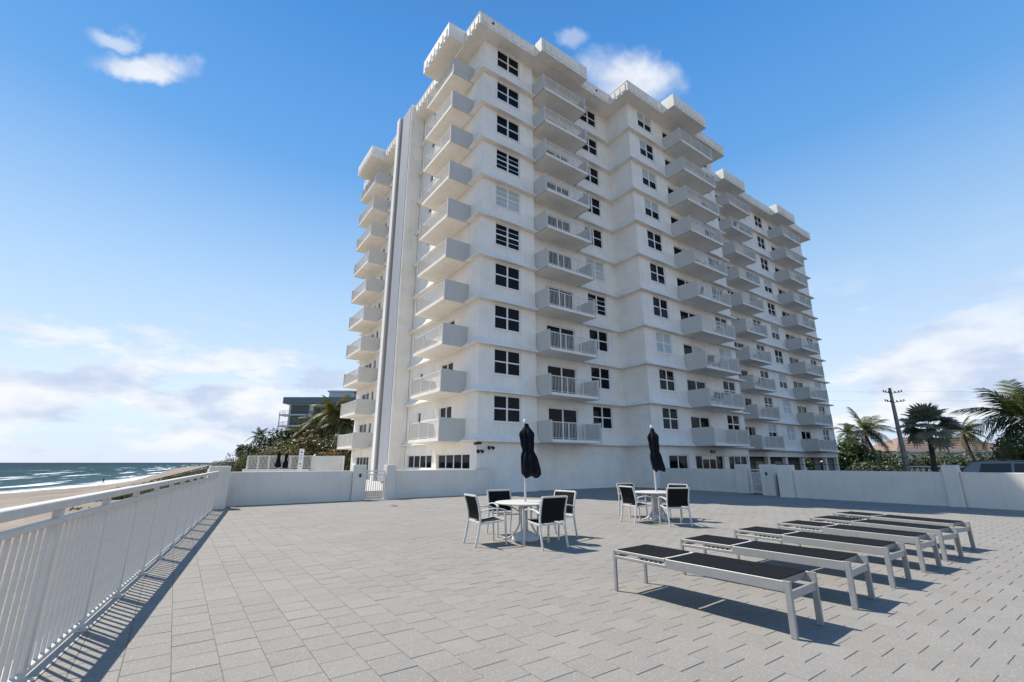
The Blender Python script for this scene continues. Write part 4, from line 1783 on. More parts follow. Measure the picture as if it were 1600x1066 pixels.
chair = make_chair()
CH = [  # x, y, facing (deg, 0 = +y), label
    (4.93, 7.68, -97, 'white framed sling chair on the sea side of the left table'),
    (5.80, 8.36, 168, 'white framed sling chair behind the left table, its back to the building'),
    (6.45, 7.50, 102, 'white framed sling chair on the right side of the left table'),
    (5.62, 6.86, -6, 'white framed sling chair in front of the left table, its black back to the viewer'),
    (9.78, 8.14, -100, 'white framed sling chair on the sea side of the right table'),
    (10.58, 8.98, 162, 'white framed sling chair half hidden behind the right table'),
    (11.10, 8.00, 105, 'white framed sling chair at the far right of the right table'),
    (10.05, 7.28, -32, 'white framed sling chair in front of the right table, its black back to the viewer'),
]
for k, (x, y, a, lab) in enumerate(CH):
    o = chair if k == 0 else copy_tree(chair)
    o.location = (x, y, 0)
    o.rotation_euler = (0, 0, R(a))
    tag(o, lab, 'chair', 'sling chairs round the patio tables')
# chairs on the balconies of the street wing
BC = [(28.6, 16.95, 2, -20), (29.7, 17.0, 2, 25), (28.5, 16.95, 1, 10), (29.3, 17.0, 1, -10), (28.4, 17.0, 4, 15), (28.3, 16.95, 5, 180), (29.2, 17.0, 5, 170), (39.8, 19.4, 2, 10), (39.6, 19.5, 8, 0)]
FLN = ['first', 'second', 'third', 'fourth', 'fifth', 'sixth', 'seventh', 'eighth', 'ninth', 'tenth']
seen_b = {}
for x, y, k, a in BC:
    o = copy_tree(chair)
    o.location = (x, y, BZ0 + FP * k + 0.187)
    o.rotation_euler = (0, 0, R(a))
    wing = 'street wing' if x < 34 else 'far wing'
    side = 'left' if (x, k) in ((28.6, 2), (28.5, 1), (28.3, 5)) else ('right' if k in (1, 2, 5) and x < 34 else 'only')
    tag(o, '%s chair on the %s balcony from the ground in the %s' % (side, FLN[k], wing), 'chair', 'chairs on the balconies')

# ------------------------------------------------------------------ vegetation
def frond_mesh(rng, L, droop, n, leaf, mat, wind=0.0):
    b = MB()
    path = []
    N = 9
    for k in range(N + 1):
        t = k / N
        path.append(Vector((L * (t - 0.12 * t * t * droop), wind * t * t * L, L * (0.22 * t - droop * 0.75 * t * t))))
    b.tube(path, [0.028 * L / 3 * (1 - 0.85 * k / N) + 0.004 for k in range(N + 1)], 5)
    for side in (-1, 1):
        for k in range(n):
            t = 0.12 + 0.88 * (k + rng.random() * 0.5) / n
            i = min(N - 1, int(t * N))
            f = t * N - i
            p = path[i].lerp(path[i + 1], f)
            tg = (path[i + 1] - path[i]).normalized()
            sd = Vector((-tg.y, tg.x, 0)).normalized() * side
            ll = leaf * L * (0.55 + 0.6 * math.sin(math.pi * min(1, 0.12 + t * 0.9))) * rng.uniform(0.85, 1.1)
            dirv = (sd * 0.85 + tg * 0.62 + Vector((0, 0, -0.10 - 0.25 * rng.random()))).normalized()
            w = 0.033 * L * (1.0 - 0.4 * t)
            mid = p + dirv * ll * 0.5
            tip = p + dirv * ll + Vector((0, 0, -0.30 * ll * rng.uniform(0.7, 1.3)))
            wv = tg * w
            a = len(b.v)
            b.v += [tuple(p - wv * 0.5), tuple(p + wv * 0.5), tuple(mid + wv * 0.5), tuple(mid - wv * 0.5), tuple(tip)]
            b.f += [(a, a + 1, a + 2, a + 3), (a + 3, a + 2, a + 4)]
            b.mi += [0, 0]
    return b.mesh('frond', [mat])


def fan_mesh(rng, L, mat):
    """a fan leaf: stalk and a folded disc of blades"""
    b = MB()
    st = L * 0.55
    path = [Vector((st * t, 0, L * (0.16 * t - 0.10 * t * t))) for t in (0, 0.35, 0.7, 1.0)]
    b.tube(path, [0.03, 0.024, 0.018, 0.012], 5)
    c = path[-1]
    n = 15
    bend = rng.uniform(0.10, 0.5)
    for k in range(n):
        a = R(-118 + 236 * (k + 0.5) / n)
        da = R(236 / n / 2) * 1.02
        r = L * 0.60 * (0.82 + 0.18 * math.cos(a)) * rng.uniform(0.9, 1.08)
        def at(ang, rad, lift):
            dz = lift - bend * rad * rad / (L * 0.6) + 0.16 * rad * abs(math.sin(ang))
            return tuple(c + Vector((math.cos(ang) * rad, math.sin(ang) * rad, dz)))
        rm = r * rng.uniform(0.58, 0.72)
        i = len(b.v)
        b.v += [tuple(c), at(a - da, rm, -0.02 * L), at(a, rm, 0.025 * L), at(a + da, rm, -0.02 * L), at(a + rng.uniform(-0.05, 0.05), r, -0.05 * L * rng.uniform(0, 2))]
        b.f += [(i, i + 1, i + 2), (i, i + 2, i + 3), (i + 1, i + 4, i + 2), (i + 2, i + 4, i + 3)]
        b.mi += [0, 0, 0, 0]
    return b.mesh('frond', [mat])


def palm(name, base, top, label, L, nf, kind='feather', mat='palm_leaf', r0=0.16, r1=0.10, seed=1, group='palms beyond the deck', wind=(0, 0), bark='bark', dead=0, leaf=0.30):
    rng = random.Random(seed)
    base, top = Vector(base), Vector(top)
    root = empty(name, base, 0, label, 'palm tree', group)
    h = top - base
    N = 10
    path = []
    for k in range(N + 1):
        t = k / N
        path.append(Vector((h.x * t ** 1.6, h.y * t ** 1.6, h.z * t)))
    b = MB()
    rad = [r0 + (r1 - r0) * (k / N) + (0.05 if k == 0 else 0) + 0.006 * (k % 2) for k in range(N + 1)]
    b.tube(path, rad, 10)
    b.build('trunk', [bark], root, smooth=True)
    tp = path[-1]
    ms = []
    for k in range(4):
        if kind == 'feather':
            ms.append(frond_mesh(rng, L, 0.55 + 0.28 * k, 30, leaf, mat, rng.uniform(-0.06, 0.06)))
        else:
            ms.append(fan_mesh(rng, L, mat))
    dm = None
    for k in range(nf):
        az = k * 2.39996 + rng.uniform(-0.25, 0.25)
        u = (k + 0.5) / nf                     # young upright leaves first
        if kind == 'feather':
            el = R(72 - 92 * u + rng.uniform(-8, 8))
            me_ = ms[min(3, int(u * 4))]
        else:
            el = R(80 - 125 * u + rng.uniform(-22, 22))
            me_ = ms[rng.randrange(4)]
        d = Vector((math.cos(az) * math.cos(el) + wind[0], math.sin(az) * math.cos(el) + wind[1], math.sin(el)))
        d.normalize()
        az2 = math.atan2(d.y, d.x)
        el2 = math.asin(d.z)
        q = Matrix.Rotation(az2, 4, 'Z') @ Matrix.Rotation(-el2, 4, 'Y') @ Matrix.Rotation(rng.uniform(-0.4, 0.4), 4, 'X')
        o = place(me_, 'frond', root, tp, q.to_euler(), [rng.uniform(0.82, 1.08)] * 3)
    for k in range(dead):
        az = rng.uniform(0, 6.28)
        if dm is None:
            dm = frond_mesh(rng, L * 0.8, 0.9, 20, leaf * 0.7, 'dead_frond')
        q = Matrix.Rotation(az, 4, 'Z') @ Matrix.Rotation(R(62), 4, 'Y')
        place(dm, 'frond', root, tp - Vector((0, 0, 0.05)), q.to_euler())
    return root


def foliage(rng, blobs, n, size, flat=0.35):
    """leaf quads through a set of lumpy ellipsoids; denser near their skins"""
    b = MB()
    vol = [bl[3] * bl[4] * bl[5] for bl in blobs]
    tot = sum(v ** 0.67 for v in vol)
    for bl, v in zip(blobs, vol):
        cx, cy, cz, rx, ry, rz = bl
        m = int(n * v ** 0.67 / tot)
        ph = [rng.uniform(0, 6.28) for _ in range(4)]
        for _ in range(m):
            d = Vector((rng.gauss(0, 1), rng.gauss(0, 1), rng.gauss(0, 1))).normalized()
            lump = 1 + 0.16 * math.sin(4.1 * d.x + ph[0]) * math.sin(3.7 * d.y + ph[1]) + 0.12 * math.sin(7 * d.z + ph[2] + 5 * d.x)
            rr = (1 - 0.55 * rng.random() ** 2.2) * lump
            p = Vector((cx + d.x * rx * rr, cy + d.y * ry * rr, cz + d.z * rz * rr))
            nrm = (d + Vector((rng.gauss(0, 0.6), rng.gauss(0, 0.6), rng.gauss(0, 0.6) + flat))).normalized()
            t = nrm.orthogonal().normalized()
            t = Matrix.Rotation(rng.uniform(0, 6.28), 3, nrm) @ t
            w = nrm.cross(t)
            s = size * rng.uniform(0.6, 1.35)
            i = len(b.v)
            b.v += [tuple(p - t * s * 0.5), tuple(p + w * s * 0.42 + nrm * s * 0.10), tuple(p + t * s * 0.62), tuple(p - w * s * 0.42 + nrm * s * 0.10)]
            b.f += [(i, i + 1, i + 2, i + 3)]
            b.mi += [0]
    return b


def bush(name, base, blobs, n, size, mat, label, cat, group=None, seed=1, stems=5, trunk=None):
    """blobs are relative to base"""
    rng = random.Random(seed)
    root = empty(name, base, 0, label, cat, group)
    o = foliage(rng, blobs, n, size).build('foliage', [mat], root)
    b = MB()
    for k in range(stems):
        bl = blobs[k % len(blobs)]
        sx, sy = (rng.uniform(-0.25, 0.25), rng.uniform(-0.25, 0.25))
        if trunk:
            st = Vector((0, 0, 0))
        else:
            st = Vector((bl[0] * 0.7 + sx, bl[1] * 0.7 + sy, 0))
        en = Vector((bl[0] + sx * 2, bl[1] + sy * 2, bl[2] + bl[5] * 0.4))
        md = st.lerp(en, 0.5) + Vector((sx, sy, 0.1))
        r = trunk if trunk else 0.05
        b.tube([st, md, en], [r, r * 0.7, r * 0.25], 6)
    b.build('trunk' if trunk else 'stems', ['bark_dark'], root)
    return root


# dune grass and low cover between the deck and the sand
def dune_cover():
    rng = random.Random(21)
    b = MB()
    clumps = []
    for _ in range(760):
        y = 54 + 106 * rng.random() ** 1.5
        x = -4.6 + (y - 59) * 0.125 + abs(rng.gauss(0, 2.6))
        if math.sin(y * 0.35) + math.sin(y * 0.9 + x) * 0.6 < -0.7:
            continue
        clumps.append((x, y, rng.uniform(0.25, 0.6)))
    for (x, y, h) in ((-6.2, 13.5, 0.16), (-7.8, 30, 0.2), (-5.5, 48, 0.25)):
        clumps.append((x, y, h))
    for x, y, h in clumps:
        z = land_z(x, y) - 0.05
        for _ in range(26):
            a = rng.uniform(0, 6.28)
            r = abs(rng.gauss(0, 0.45))
            px, py = x + r * math.cos(a), y + r * math.sin(a)
            hh = h * rng.uniform(0.5, 1.1)
            lx, ly = rng.gauss(0.15, 0.3) * hh, rng.gauss(-0.1, 0.3) * hh
            w = 0.045 * rng.uniform(0.6, 1.5)
            ca, sa = math.cos(a * 3), math.sin(a * 3)
            i = len(b.v)
            b.v += [(px - w * ca, py - w * sa, z), (px + w * ca, py + w * sa, z), (px + lx * 0.5 + w * ca, py + ly * 0.5 + w * sa, z + hh * 0.65), (px + lx * 0.5 - w * ca, py + ly * 0.5 - w * sa, z + hh * 0.65), (px + lx, py + ly, z + hh)]
            b.f += [(i, i + 1, i + 2, i + 3), (i + 3, i + 2, i + 4)]
            b.mi += [0, 0]
    o = b.build('dune_grass', ['dune_grass'])
    tag(o, 'green and brown dune plants growing behind the railing', 'dune plants', None, 'stuff')


dune_cover()

# ---- pool terrace behind the sea side gate
b = MB()
prism(b, [(1.7, 20.2), (11.6, 20.2), (11.6, 41.2), (10.7, 47.2), (4.2, 51.5), (2.5, 34.0)], -1.5, 0.28)
o = b.build('pool_terrace', ['stone'])
tag(o, 'pale paved pool terrace behind the low wall', None, None, 'structure')
FA, FB = Vector((5.49, 50.17)), Vector((10.37, 46.68))
b = MB()
dd = (FB - FA).normalized()
nn = Vector((dd.y, -dd.x))
q = [FA + nn * 0.5 - dd * 0.1, FB + nn * 0.5, FB - nn * 0.3, FA - nn * 0.3 - dd * 0.1]
prism(b, [(p.x, p.y) for p in q], 0.281, 0.88)
o = b.build('terrace_kerb_wall', ['deckwall'])
tag(o, 'low white kerb wall that carries the pool fence', 'wall')


def pool_fence():
    root = empty('pool_fence', (FA.x, FA.y, 0.882), math.atan2(dd.y, dd.x), 'white picket pool fence in front of the orange leaved sea grape hedge', 'fence')
    L = (FB - FA).length
    b = MB()
    b.box(0, -0.03, 1.14, L, 0.03, 1.20)
    b.build('top_rail', ['rail_white'], root)
    b = MB()
    b.box(0, -0.02, 0.10, L, 0.02, 0.14)
    b.build('bottom_rail', ['rail_white'], root)
    b = MB()
    b.box(-0.045, -0.045, 0, 0.045, 0.045, 1.139)
    pm = b.mesh('post', ['rail_white'])
    n = 6
    for k in range(n + 1):
        place(pm, 'post', root, (L * k / n, 0, 0))
    b = MB()
    b.box(-0.016, -0.016, 0.141, 0.016, 0.016, 1.139)
    km = b.mesh('picket', ['rail_white'])
    for k in range(n * 8):
        if k % 8:
            place(km, 'picket', root, (L * k / (n * 8), 0, 0))


pool_fence()
w0, w1 = FB + dd * 0.05, Vector((12.6, 41.6))
w1 = Vector((12.4, 43.6))
b = MB()
dv = (w1 - w0).normalized()
nv = Vector((dv.y, -dv.x))
prism(b, [((w0 + nv * 0.12).x, (w0 + nv * 0.12).y), ((w1 + nv * 0.12).x, (w1 + nv * 0.12).y), ((w1 - nv * 0.12).x, (w1 - nv * 0.12).y), ((w0 - nv * 0.12).x, (w0 - nv * 0.12).y)], -0.5, 2.05)
o = b.build('terrace_wall', ['deckwall'])
tag(o, 'white wall at the end of the pool fence beside the tower', 'wall')
um = make_umbrella(31, dict(bell=0.09, tie=0.45, x=lambda t: 0.0, y=lambda t: 0.0), 2.25, 0.75)
um.location = (7.47, 46.2, 0.285)
tag(um, 'closed navy umbrella by the pool fence, the left one of the pair', 'umbrella', 'closed navy umbrellas by the pool')
um2 = copy_tree(um)
um2.location = (8.02, 45.85, 0.285)
um2.scale = (0.95, 0.95, 0.93)
tag(um2, 'closed navy umbrella by the pool fence, right beside the white notice board', 'umbrella', 'closed navy umbrellas by the pool')
root = empty('notice_board', (9.05, 44.9, 0.282), R(-30), 'tall white pool notice board with dark print', 'notice board')
b = MB()
b.box(-0.20, -0.03, 0.0, 0.20, 0.03, 2.35, 0.01)
b.build('board', ['sign'], root)
b = MB()
for k, (x, z, w, h) in enumerate(((0.02, 2.0, 0.14, 0.10), (0.0, 1.75, 0.2, 0.03), (0.0, 1.62, 0.24, 0.03), (-0.02, 1.45, 0.2, 0.03), (0.0, 1.0, 0.12, 0.12), (0.02, 0.8, 0.2, 0.03))):
    b.box(x - w / 2, -0.034, z, x + w / 2, -0.0305, z + h)
b.build('print', ['letter'], root)
# pool loungers stacked on the terrace
for k, (x, y, lab) in enumerate(((8.2, 40.2, 'low pale pool lounger showing above the wall by the notice board'), (9.4, 39.6, 'low pale pool lounger showing above the wall left of the tower'))):
    o = copy_tree(lounger)
    o.location = (x, y, 0.33)
    o.rotation_euler = (0, 0, R(-62))
    tag(o, lab, 'sun lounger', 'loungers on the pool terrace')
root = empty('flower_bed', (12.0, 46.2, 2.05), 0, 'red and orange bromeliads above the white terrace wall', 'plants')
rng = random.Random(4)
foliage(rng, [(-0.6, 0.9, 0.12, 0.5, 0.35, 0.25), (0.2, 0.5, 0.14, 0.6, 0.3, 0.25)], 380, 0.18).build('foliage', ['croton_leaf'], root)
b = MB()
b.box(-1.2, 0.3, -2.2, 0.9, 1.3, -0.06)
b.build('planter_bed', ['soil'], root)

# ---- wooden dune crossing with handrail
root = empty('dune_steps', (0, 0, 0), 0, 'dark wooden handrail of the steps going down to the beach', 'steps')
A0, A1 = Vector((4.0, 52.4, 1.52)), Vector((-1.6, 56.5, -0.20))
for off in (0.0, 1.3):
    sh = Vector((0.59, 0.81, 0)) * off
    b = MB()
    b.sweep([A0 + sh, A1 + sh], 0.09, 0.07, 0.005)
    b.build('handrail', ['wood'], root)
    for k in range(5):
        p = A0.lerp(A1, k / 4) + sh
        b = MB()
        b.box(p.x - 0.06, p.y - 0.06, land_z(p.x, p.y) - 0.3, p.x + 0.06, p.y + 0.06, p.z - 0.03)
        b.build('post', ['wood'], root)
for k in range(14):
    p = A0.lerp(A1, k / 13)
    b = MB()
    q0, q1 = p + Vector((0.59, 0.81, -1.05)) * 1.0, p
    b.sweep([(p.x, p.y, p.z - 1.0), (p.x + 0.76, p.y + 1.05, p.z - 1.0)], 0.34, 0.05, 0.004)
    b.build('tread', ['wood'], root)

# ---- planting on the sea side, behind the pool fence
bush('sea_grape_hedge', (13.2, 66.5, -0.8), [(-3.4, 2.6, 1.8, 2.2, 2.0, 2.0), (-1.6, 1.2, 2.6, 2.6, 2.0, 2.6), (0.6, -0.3, 3.1, 2.8, 2.0, 2.9), (2.8, -1.8, 3.0, 2.6, 2.0, 2.6), (4.6, -3.0, 2.2, 2.2, 1.9, 2.4)], 8200, 0.30, 'grape_leaf', 'broad sea grape hedge with orange and green leaves behind the pool fence', 'hedge', None, 41, 10)
bush('dune_shrub', (5.6, 59.8, -0.7), [(-2.4, 1.8, 0.5, 1.4, 1.4, 0.8), (-1.0, 0.8, 1.0, 1.8, 1.6, 1.3), (0.6, -0.3, 1.6, 2.0, 1.7, 1.6), (2.6, -1.7, 2.1, 2.2, 1.8, 1.8), (4.4, -3.0, 2.2, 2.0, 1.8, 1.8)], 8000, 0.16, 'dune_leaf', 'low yellow green dune shrub left of the pool fence', 'shrub', 'shrubs on the dune', 42, 6)
bush('dune_shrub', (8.5, 140.0, -1.2), [(-2.0, 2.0, 0.3, 3.0, 3.0, 0.8), (2.0, -1.0, 0.7, 3.0, 2.4, 1.1)], 2600, 0.28, 'dark_leaf', 'low dark shrub at the seaward end of the dune', 'shrub', 'shrubs on the dune', 43, 5)
bush('dune_shrub', (3.6, 58.6, -0.9), [(-1.5, 1.1, 0.6, 1.1, 1.0, 0.7), (-0.3, 0.2, 1.1, 1.3, 1.2, 0.9), (1.0, -0.7, 1.6, 1.5, 1.3, 1.1)], 3400, 0.15, 'dune_leaf', 'small yellow green shrub by the wooden handrail of the beach steps', 'shrub', 'shrubs on the dune', 47, 4)
bush('round_tree', (10.3, 103.0, -0.6), [(0, 0, 4.0, 1.2, 1.2, 1.2), (0.7, -0.5, 3.5, 1.0, 1.0, 0.9), (-0.4, 0.3, 4.6, 0.8, 0.8, 0.8)], 1200, 0.34, 'dark_leaf', 'small round dark tree alone on the dune crest', 'tree', 'trees on the dune', 44, 4, trunk=0.16)
bush('round_tree', (12.4, 101.0, -0.6), [(0, 0, 3.2, 1.0, 1.0, 1.2)], 700, 0.34, 'dark_leaf', 'smallest dark tree between the round tree and the dark thicket', 'tree', 'trees on the dune', 45, 3, trunk=0.12)
bush('dark_thicket', (11.8, 84.0, -0.6), [(-2.0, 1.5, 2.6, 2.0, 2.0, 2.2), (-0.3, 0.4, 4.0, 2.4, 2.0, 2.4), (1.8, -0.8, 5.2, 2.4, 2.0, 2.4), (4.0, -2.4, 5.2, 2.4, 2.0, 2.4), (6.2, -3.8, 4.6, 2.2, 2.0, 2.6)], 5200, 0.36, 'dark_leaf', 'dark thicket of trees rising behind the sea grape hedge', 'thicket', None, 46, 8, trunk=0.2)
palm('palm_tree', (11.2, 87.0, -0.5), (10.7, 87.3, 5.7), 'small wind blown palm above the left end of the dark thicket', 1.9, 13, seed=51, group='palms on the sea side', wind=(0.25, -0.2), mat='dark_leaf', r0=0.12, r1=0.08)
SP = [((16.2, 80.9, 0), (16.2, 80.8, 6.2), 'feathery palm in front of the left end of the far building', 2.9, 22, 52),
      ((17.9, 75.6, 0), (17.7, 75.9, 7.3), 'feathery palm in the middle of the sea side palm row', 3.7, 25, 53),
      ((18.9, 72.6, 0), (18.6, 72.8, 8.6), 'tallest feathery palm of the sea side row', 3.7, 26, 54),
      ((20.3, 71.4, 0), (20.1, 71.7, 7.0), 'palm at the right end of the sea side row, half behind the balconies', 3.6, 24, 55),
      ((18.2, 77.8, 0), (17.9, 78.0, 6.0), 'low palm whose fronds droop over the sea grape hedge', 3.4, 24, 56)]
for k, (bs, tp, lab, L, nf, sd) in enumerate(SP):
    palm('palm_tree', bs, tp, lab, L, nf, seed=sd, group='palms on the sea side', wind=(0.12, -0.1), mat='palm_leaf' if k % 2 else 'palm_gold', r0=0.15, r1=0.11, dead=3)
bush('hedge', (19.0, 70.0, 0.0), [(-1.0, 0.6, 2.2, 2.2, 1.6, 1.8), (1.4, -0.8, 2.8, 2.2, 1.6, 2.0), (3.4, -2.2, 3.6, 2.0, 1.6, 2.6)], 2600, 0.34, 'dark_leaf', 'dark hedge at the foot of the sea side palms', 'hedge', None, 57, 6)

# ---- far building on the sea side
def hotel():
    ang = R(-36)
    root = empty('far_building', (23.4, 143.1, 0), ang, 'grey and glass apartment block seen above the sea side palms', 'apartment building')
    W = 22.0
    b = MB()
    b.box(0.8, 0, -1, W, 14, 17.6)
    b.build('wall', ['hotel'], root)
    b = MB()
    b.box(-0.6, -1.2, 17.6, W, 14.2, 19.4)
    b.build('roof_band', ['hotel_band'], root)
    b = MB()
    b.box(11, 2, 19.4, 18, 9, 21.3)
    b.box(10.6, 1.6, 21.3, 19.6, 9.4, 21.7)
    b.build('penthouse', ['hotel'], root)
    b = MB()
    b.box(1.4, -0.06, 0, 6.6, -0.005, 2.5)
    gm = b.mesh('window', ['hotel_glass'])
    b = MB()
    b.box(7.9, -0.06, 0, 14.5, -0.005, 2.8)
    g2 = b.mesh('window', ['hotel_glass'])
    b = MB()
    b.box(-0.4, -1.4, -0.35, 6.4, -0.01, 0.0)
    b.box(-1.6, -0.6, -0.35, -0.4, 3.0, 0.0)
    bm_ = b.mesh('balcony', ['hotel'])
    b = MB()
    for k in range(14):
        b.box(-0.3 + 0.48 * k, -1.36, 0.0, -0.26 + 0.48 * k, -1.32, 1.0)
    b.box(-0.35, -1.37, 1.0, 6.35, -1.31, 1.06)
    b.box(-1.55, -0.5, 1.0, -1.49, 2.9, 1.06)
    for k in range(5):
        b.box(-1.55, -0.5 + 0.8 * k, 0, -1.5, -0.45 + 0.8 * k, 1.0)
    rm = b.mesh('balcony_rail', ['hotel_band'])
    for k in range(5):
        z = 14.6 - 3.1 * k
        place(gm, 'window', root, (0, 0, z + 0.2))
        place(g2, 'window', root, (0, 0, z + 0.1))
        o = place(bm_, 'balcony', root, (0, 0, z))
        place(rm, 'balcony_rail', o)
    b = MB()
    b.box(-1.5, -0.55, -1, -1.3, -0.35, 15.0)
    b.build('corner_post', ['hotel'], root)


hotel()

# ------------------------------------------------------------------ street side
ST = 'palms on the street side'
palm('palm_tree', (82.1, 27.3, -0.6), (81.9, 27.5, 5.6), 'small far palm just right of the end of the tower', 2.2, 18, seed=61, group=ST, mat='palm_leaf', wind=(0.2, -0.3), r0=0.13, r1=0.09)
palm('palm_tree', (66.9, 19.6, -0.6), (66.0, 20.5, 5.0), 'coconut palm with a pale leaning trunk left of the power pole', 3.0, 16, seed=62, group=ST, wind=(0.30, -0.35), r0=0.20, r1=0.13, dead=4, leaf=0.34)
palm('fan_palm', (62.8, 14.1, -0.6), (63.2, 13.85, 5.0), 'broad silver green fan palm right of the power pole', 2.45, 44, kind='fan', mat='fan_leaf', seed=63, group=ST, r0=0.26, r1=0.20, bark='bark_dark', dead=0)
palm('palm_tree', (69.2, 12.0, -0.6), (68.6, 12.4, 4.5), 'ragged small palm between the fan palm and the parked cars', 2.3, 14, seed=64, group=ST, mat='palm_gold', wind=(0.35, -0.45), r0=0.14, r1=0.09, bark='bark_dark', dead=2)
palm('palm_tree', (51.9, 5.7, -0.6), (51.9, 5.7, 4.5), 'large coconut palm at the right edge above the parked cars', 3.8, 20, seed=65, group=ST, mat='palm_leaf', wind=(-0.05, 0.05), r0=0.22, r1=0.15, bark='bark_dark', dead=2, leaf=0.34)
bush('sea_grape_tree', (75.5, 26.0, -0.7), [(-1.0, 2.0, 2.2, 2.6, 2.6, 2.2), (0.2, -0.4, 2.8, 2.6, 2.6, 2.4), (1.0, -2.6, 2.0, 2.4, 2.4, 2.0), (-2.0, 4.2, 2.6, 2.0, 2.0, 2.2), (-0.5, -1.0, 4.0, 1.6, 1.6, 1.4)], 5200, 0.36, 'green_leaf', 'glossy green sea grape tree right beside the end of the tower', 'tree', 'trees on the street side', 71, 8, trunk=0.16)
bush('shrub', (70.0, 22.2, -0.7), [(0, 0, 0.9, 2.0, 2.0, 1.3), (1.2, -1.8, 0.8, 1.8, 1.8, 1.2)], 1800, 0.32, 'hedge_leaf', 'silvery shrub at the foot of the leaning coconut palm', 'shrub', 'shrubs on the street side', 72, 5)
bush('hedge', (84.0, 19.5, -0.7), [(-2.5, 5.5, 1.6, 2.4, 2.8, 2.0), (-1.0, 2.0, 1.4, 2.4, 2.8, 1.9), (0.5, -1.5, 1.6, 2.4, 2.8, 2.0), (1.5, -5.0, 1.5, 2.4, 2.8, 2.1), (2.5, -8.0, 1.5, 2.4, 2.6, 2.2)], 6200, 0.36, 'hedge_leaf', 'long loose hedge in front of the tiled roof house', 'hedge', None, 73, 10)
bush('croton_shrub', (64.5, 8.9, -0.7), [(0, 0, 1.7, 1.4, 1.5, 1.4), (0.9, -1.5, 1.5, 1.4, 1.3, 1.4)], 1700, 0.28, 'croton_leaf', 'orange and red leaved shrub above the parked cars', 'shrub', 'shrubs on the street side', 74, 5)
bush('golden_shrub', (58.5, 7.6, -0.7), [(0, 0, 3.3, 1.3, 1.3, 1.2), (0.6, -1.6, 2.6, 1.4, 1.4, 1.3), (0.2, -0.9, 1.6, 1.4, 1.4, 1.3)], 2200, 0.26, 'gold_leaf', 'golden leaved shrub under the large coconut palm', 'shrub', 'shrubs on the street side', 75, 6, trunk=0.09)


def house():
    root = empty('house', (92.5, 24.8, -0.7), R(-36), 'low house with a reddish tiled hip roof behind the street side palms', 'house')
    W, D, H = 20.0, 9.0, 4.0
    b = MB()
    b.box(0.6, 0.6, 0, W - 0.6, D, H)
    b.build('wall', ['house_wall'], root)
    b = MB()
    e = H - 0.05
    r0, r1 = (4.5, D / 2, H + 2.3), (W - 4.5, D / 2, H + 2.3)
    c = [(0, 0, e), (W, 0, e), (W, D + 0.6, e), (0, D + 0.6, e)]
    b.quad(c[0], c[1], r1, r0)
    b.quad(c[2], c[3], r0, r1)
    b.poly([c[3], c[0], r0])
    b.poly([c[1], c[2], r1])
    rf = b.build('roof', ['roof_tile'], root)
    b = MB()
    for k in range(8):          # courses of tiles as raised bands
        t0 = k / 8
        y, z = D / 2 * t0, e + (H + 2.3 - e) * t0
        x0, x1 = 4.5 * t0, W - 4.5 * t0
        b.box(x0, y - 0.05, z - 0.02, x1, y + 0.10, z + 0.07)
    b.build('tile_course', ['roof_tile'], rf)
    b = MB()
    b.box(-0.05, -0.06, e - 0.22, W + 0.05, 0.0, e + 0.02)
    b.build('eave_board', ['house_wall'], root)
    for x in (2.0, 6.0, 10.0, 14.0):
        b = MB()
        b.box(0, -0.06, 0, 1.6, 0, 1.4)
        o = b.build('window', ['frame_white'], root, loc=(x, 0.598, 1.3))
        b = MB()
        b.box(0.1, -0.07, 0.1, 0.76, -0.0605, 1.3)
        b.box(0.84, -0.07, 0.1, 1.5, -0.0605, 1.3)
        b.build('pane', ['hotel_glass'], o)


house()

# white lattice fence behind the hedge foot
root = empty('lattice_fence', (78.6, 20.6, -0.65), R(-58), 'white open lattice fence in front of the hedge by the power pole', 'fence')
b = MB()
b.box(0, -0.03, 1.55, 8.4, 0.03, 1.65)
b.build('top_rail', ['rail_white'], root)
b = MB()
b.box(-0.05, -0.02, 0, 0.05, 0.02, 1.55)
sm = b.mesh('slat', ['rail_white'])
for k in range(29):
    o = place(sm, 'slat', root, (0.3 * k, 0, 0), (0, R(18 if k % 2 else -18), 0))


# ---- power pole and wires
root = empty('power_pole', (53.0, 13.75, -0.7), R(-36), 'tall concrete power pole with insulator arms among the palms', 'power pole')
b = MB()
b.loft([[(s * r * (1 if k % 3 else 1), t * r, z) for k, (s, t) in enumerate(((-1, -1), (1, -1), (1, 1), (-1, 1)))] for r, z in ((0.17, 0), (0.12, 5.0), (0.08, 8.85))])
b.build('pole', ['pole_concrete'], root)
for z, lens in ((8.35, (-0.75, 0.9)), (7.5, (-0.75, 0.95))):
    for L in lens:
        b = MB()
        b.sweep([(0, -0.1, z), (L, -0.15, z + 0.12)], 0.05, 0.05, 0.004)
        b.build('cross_arm', ['steel_dark'], root)
        for f in (0.35, 0.72, 1.0):
            b = MB()
            b.lathe([(0, 0), (0.05, 0.0), (0.065, 0.03), (0.04, 0.07), (0.06, 0.10), (0.03, 0.15), (0, 0.15)], 8, L * f, -0.1 - 0.05 * f)
            o = b.build('insulator', ['steel_dark'], root, loc=(0, 0, z + 0.12 * f + 0.02))
P0 = Vector((53.0, 13.75, 0))
ax = Vector((math.cos(R(-36)), math.sin(R(-36)), 0))
WL = [('upper power line on the tall pole', 7.9, 0.9), ('second power line on the tall pole', 7.05, 0.95), ('thick lower cable crossing in front of the house', 1.85, 0.0), ('thick lowest cable crossing in front of the palms', 1.25, 0.0)]
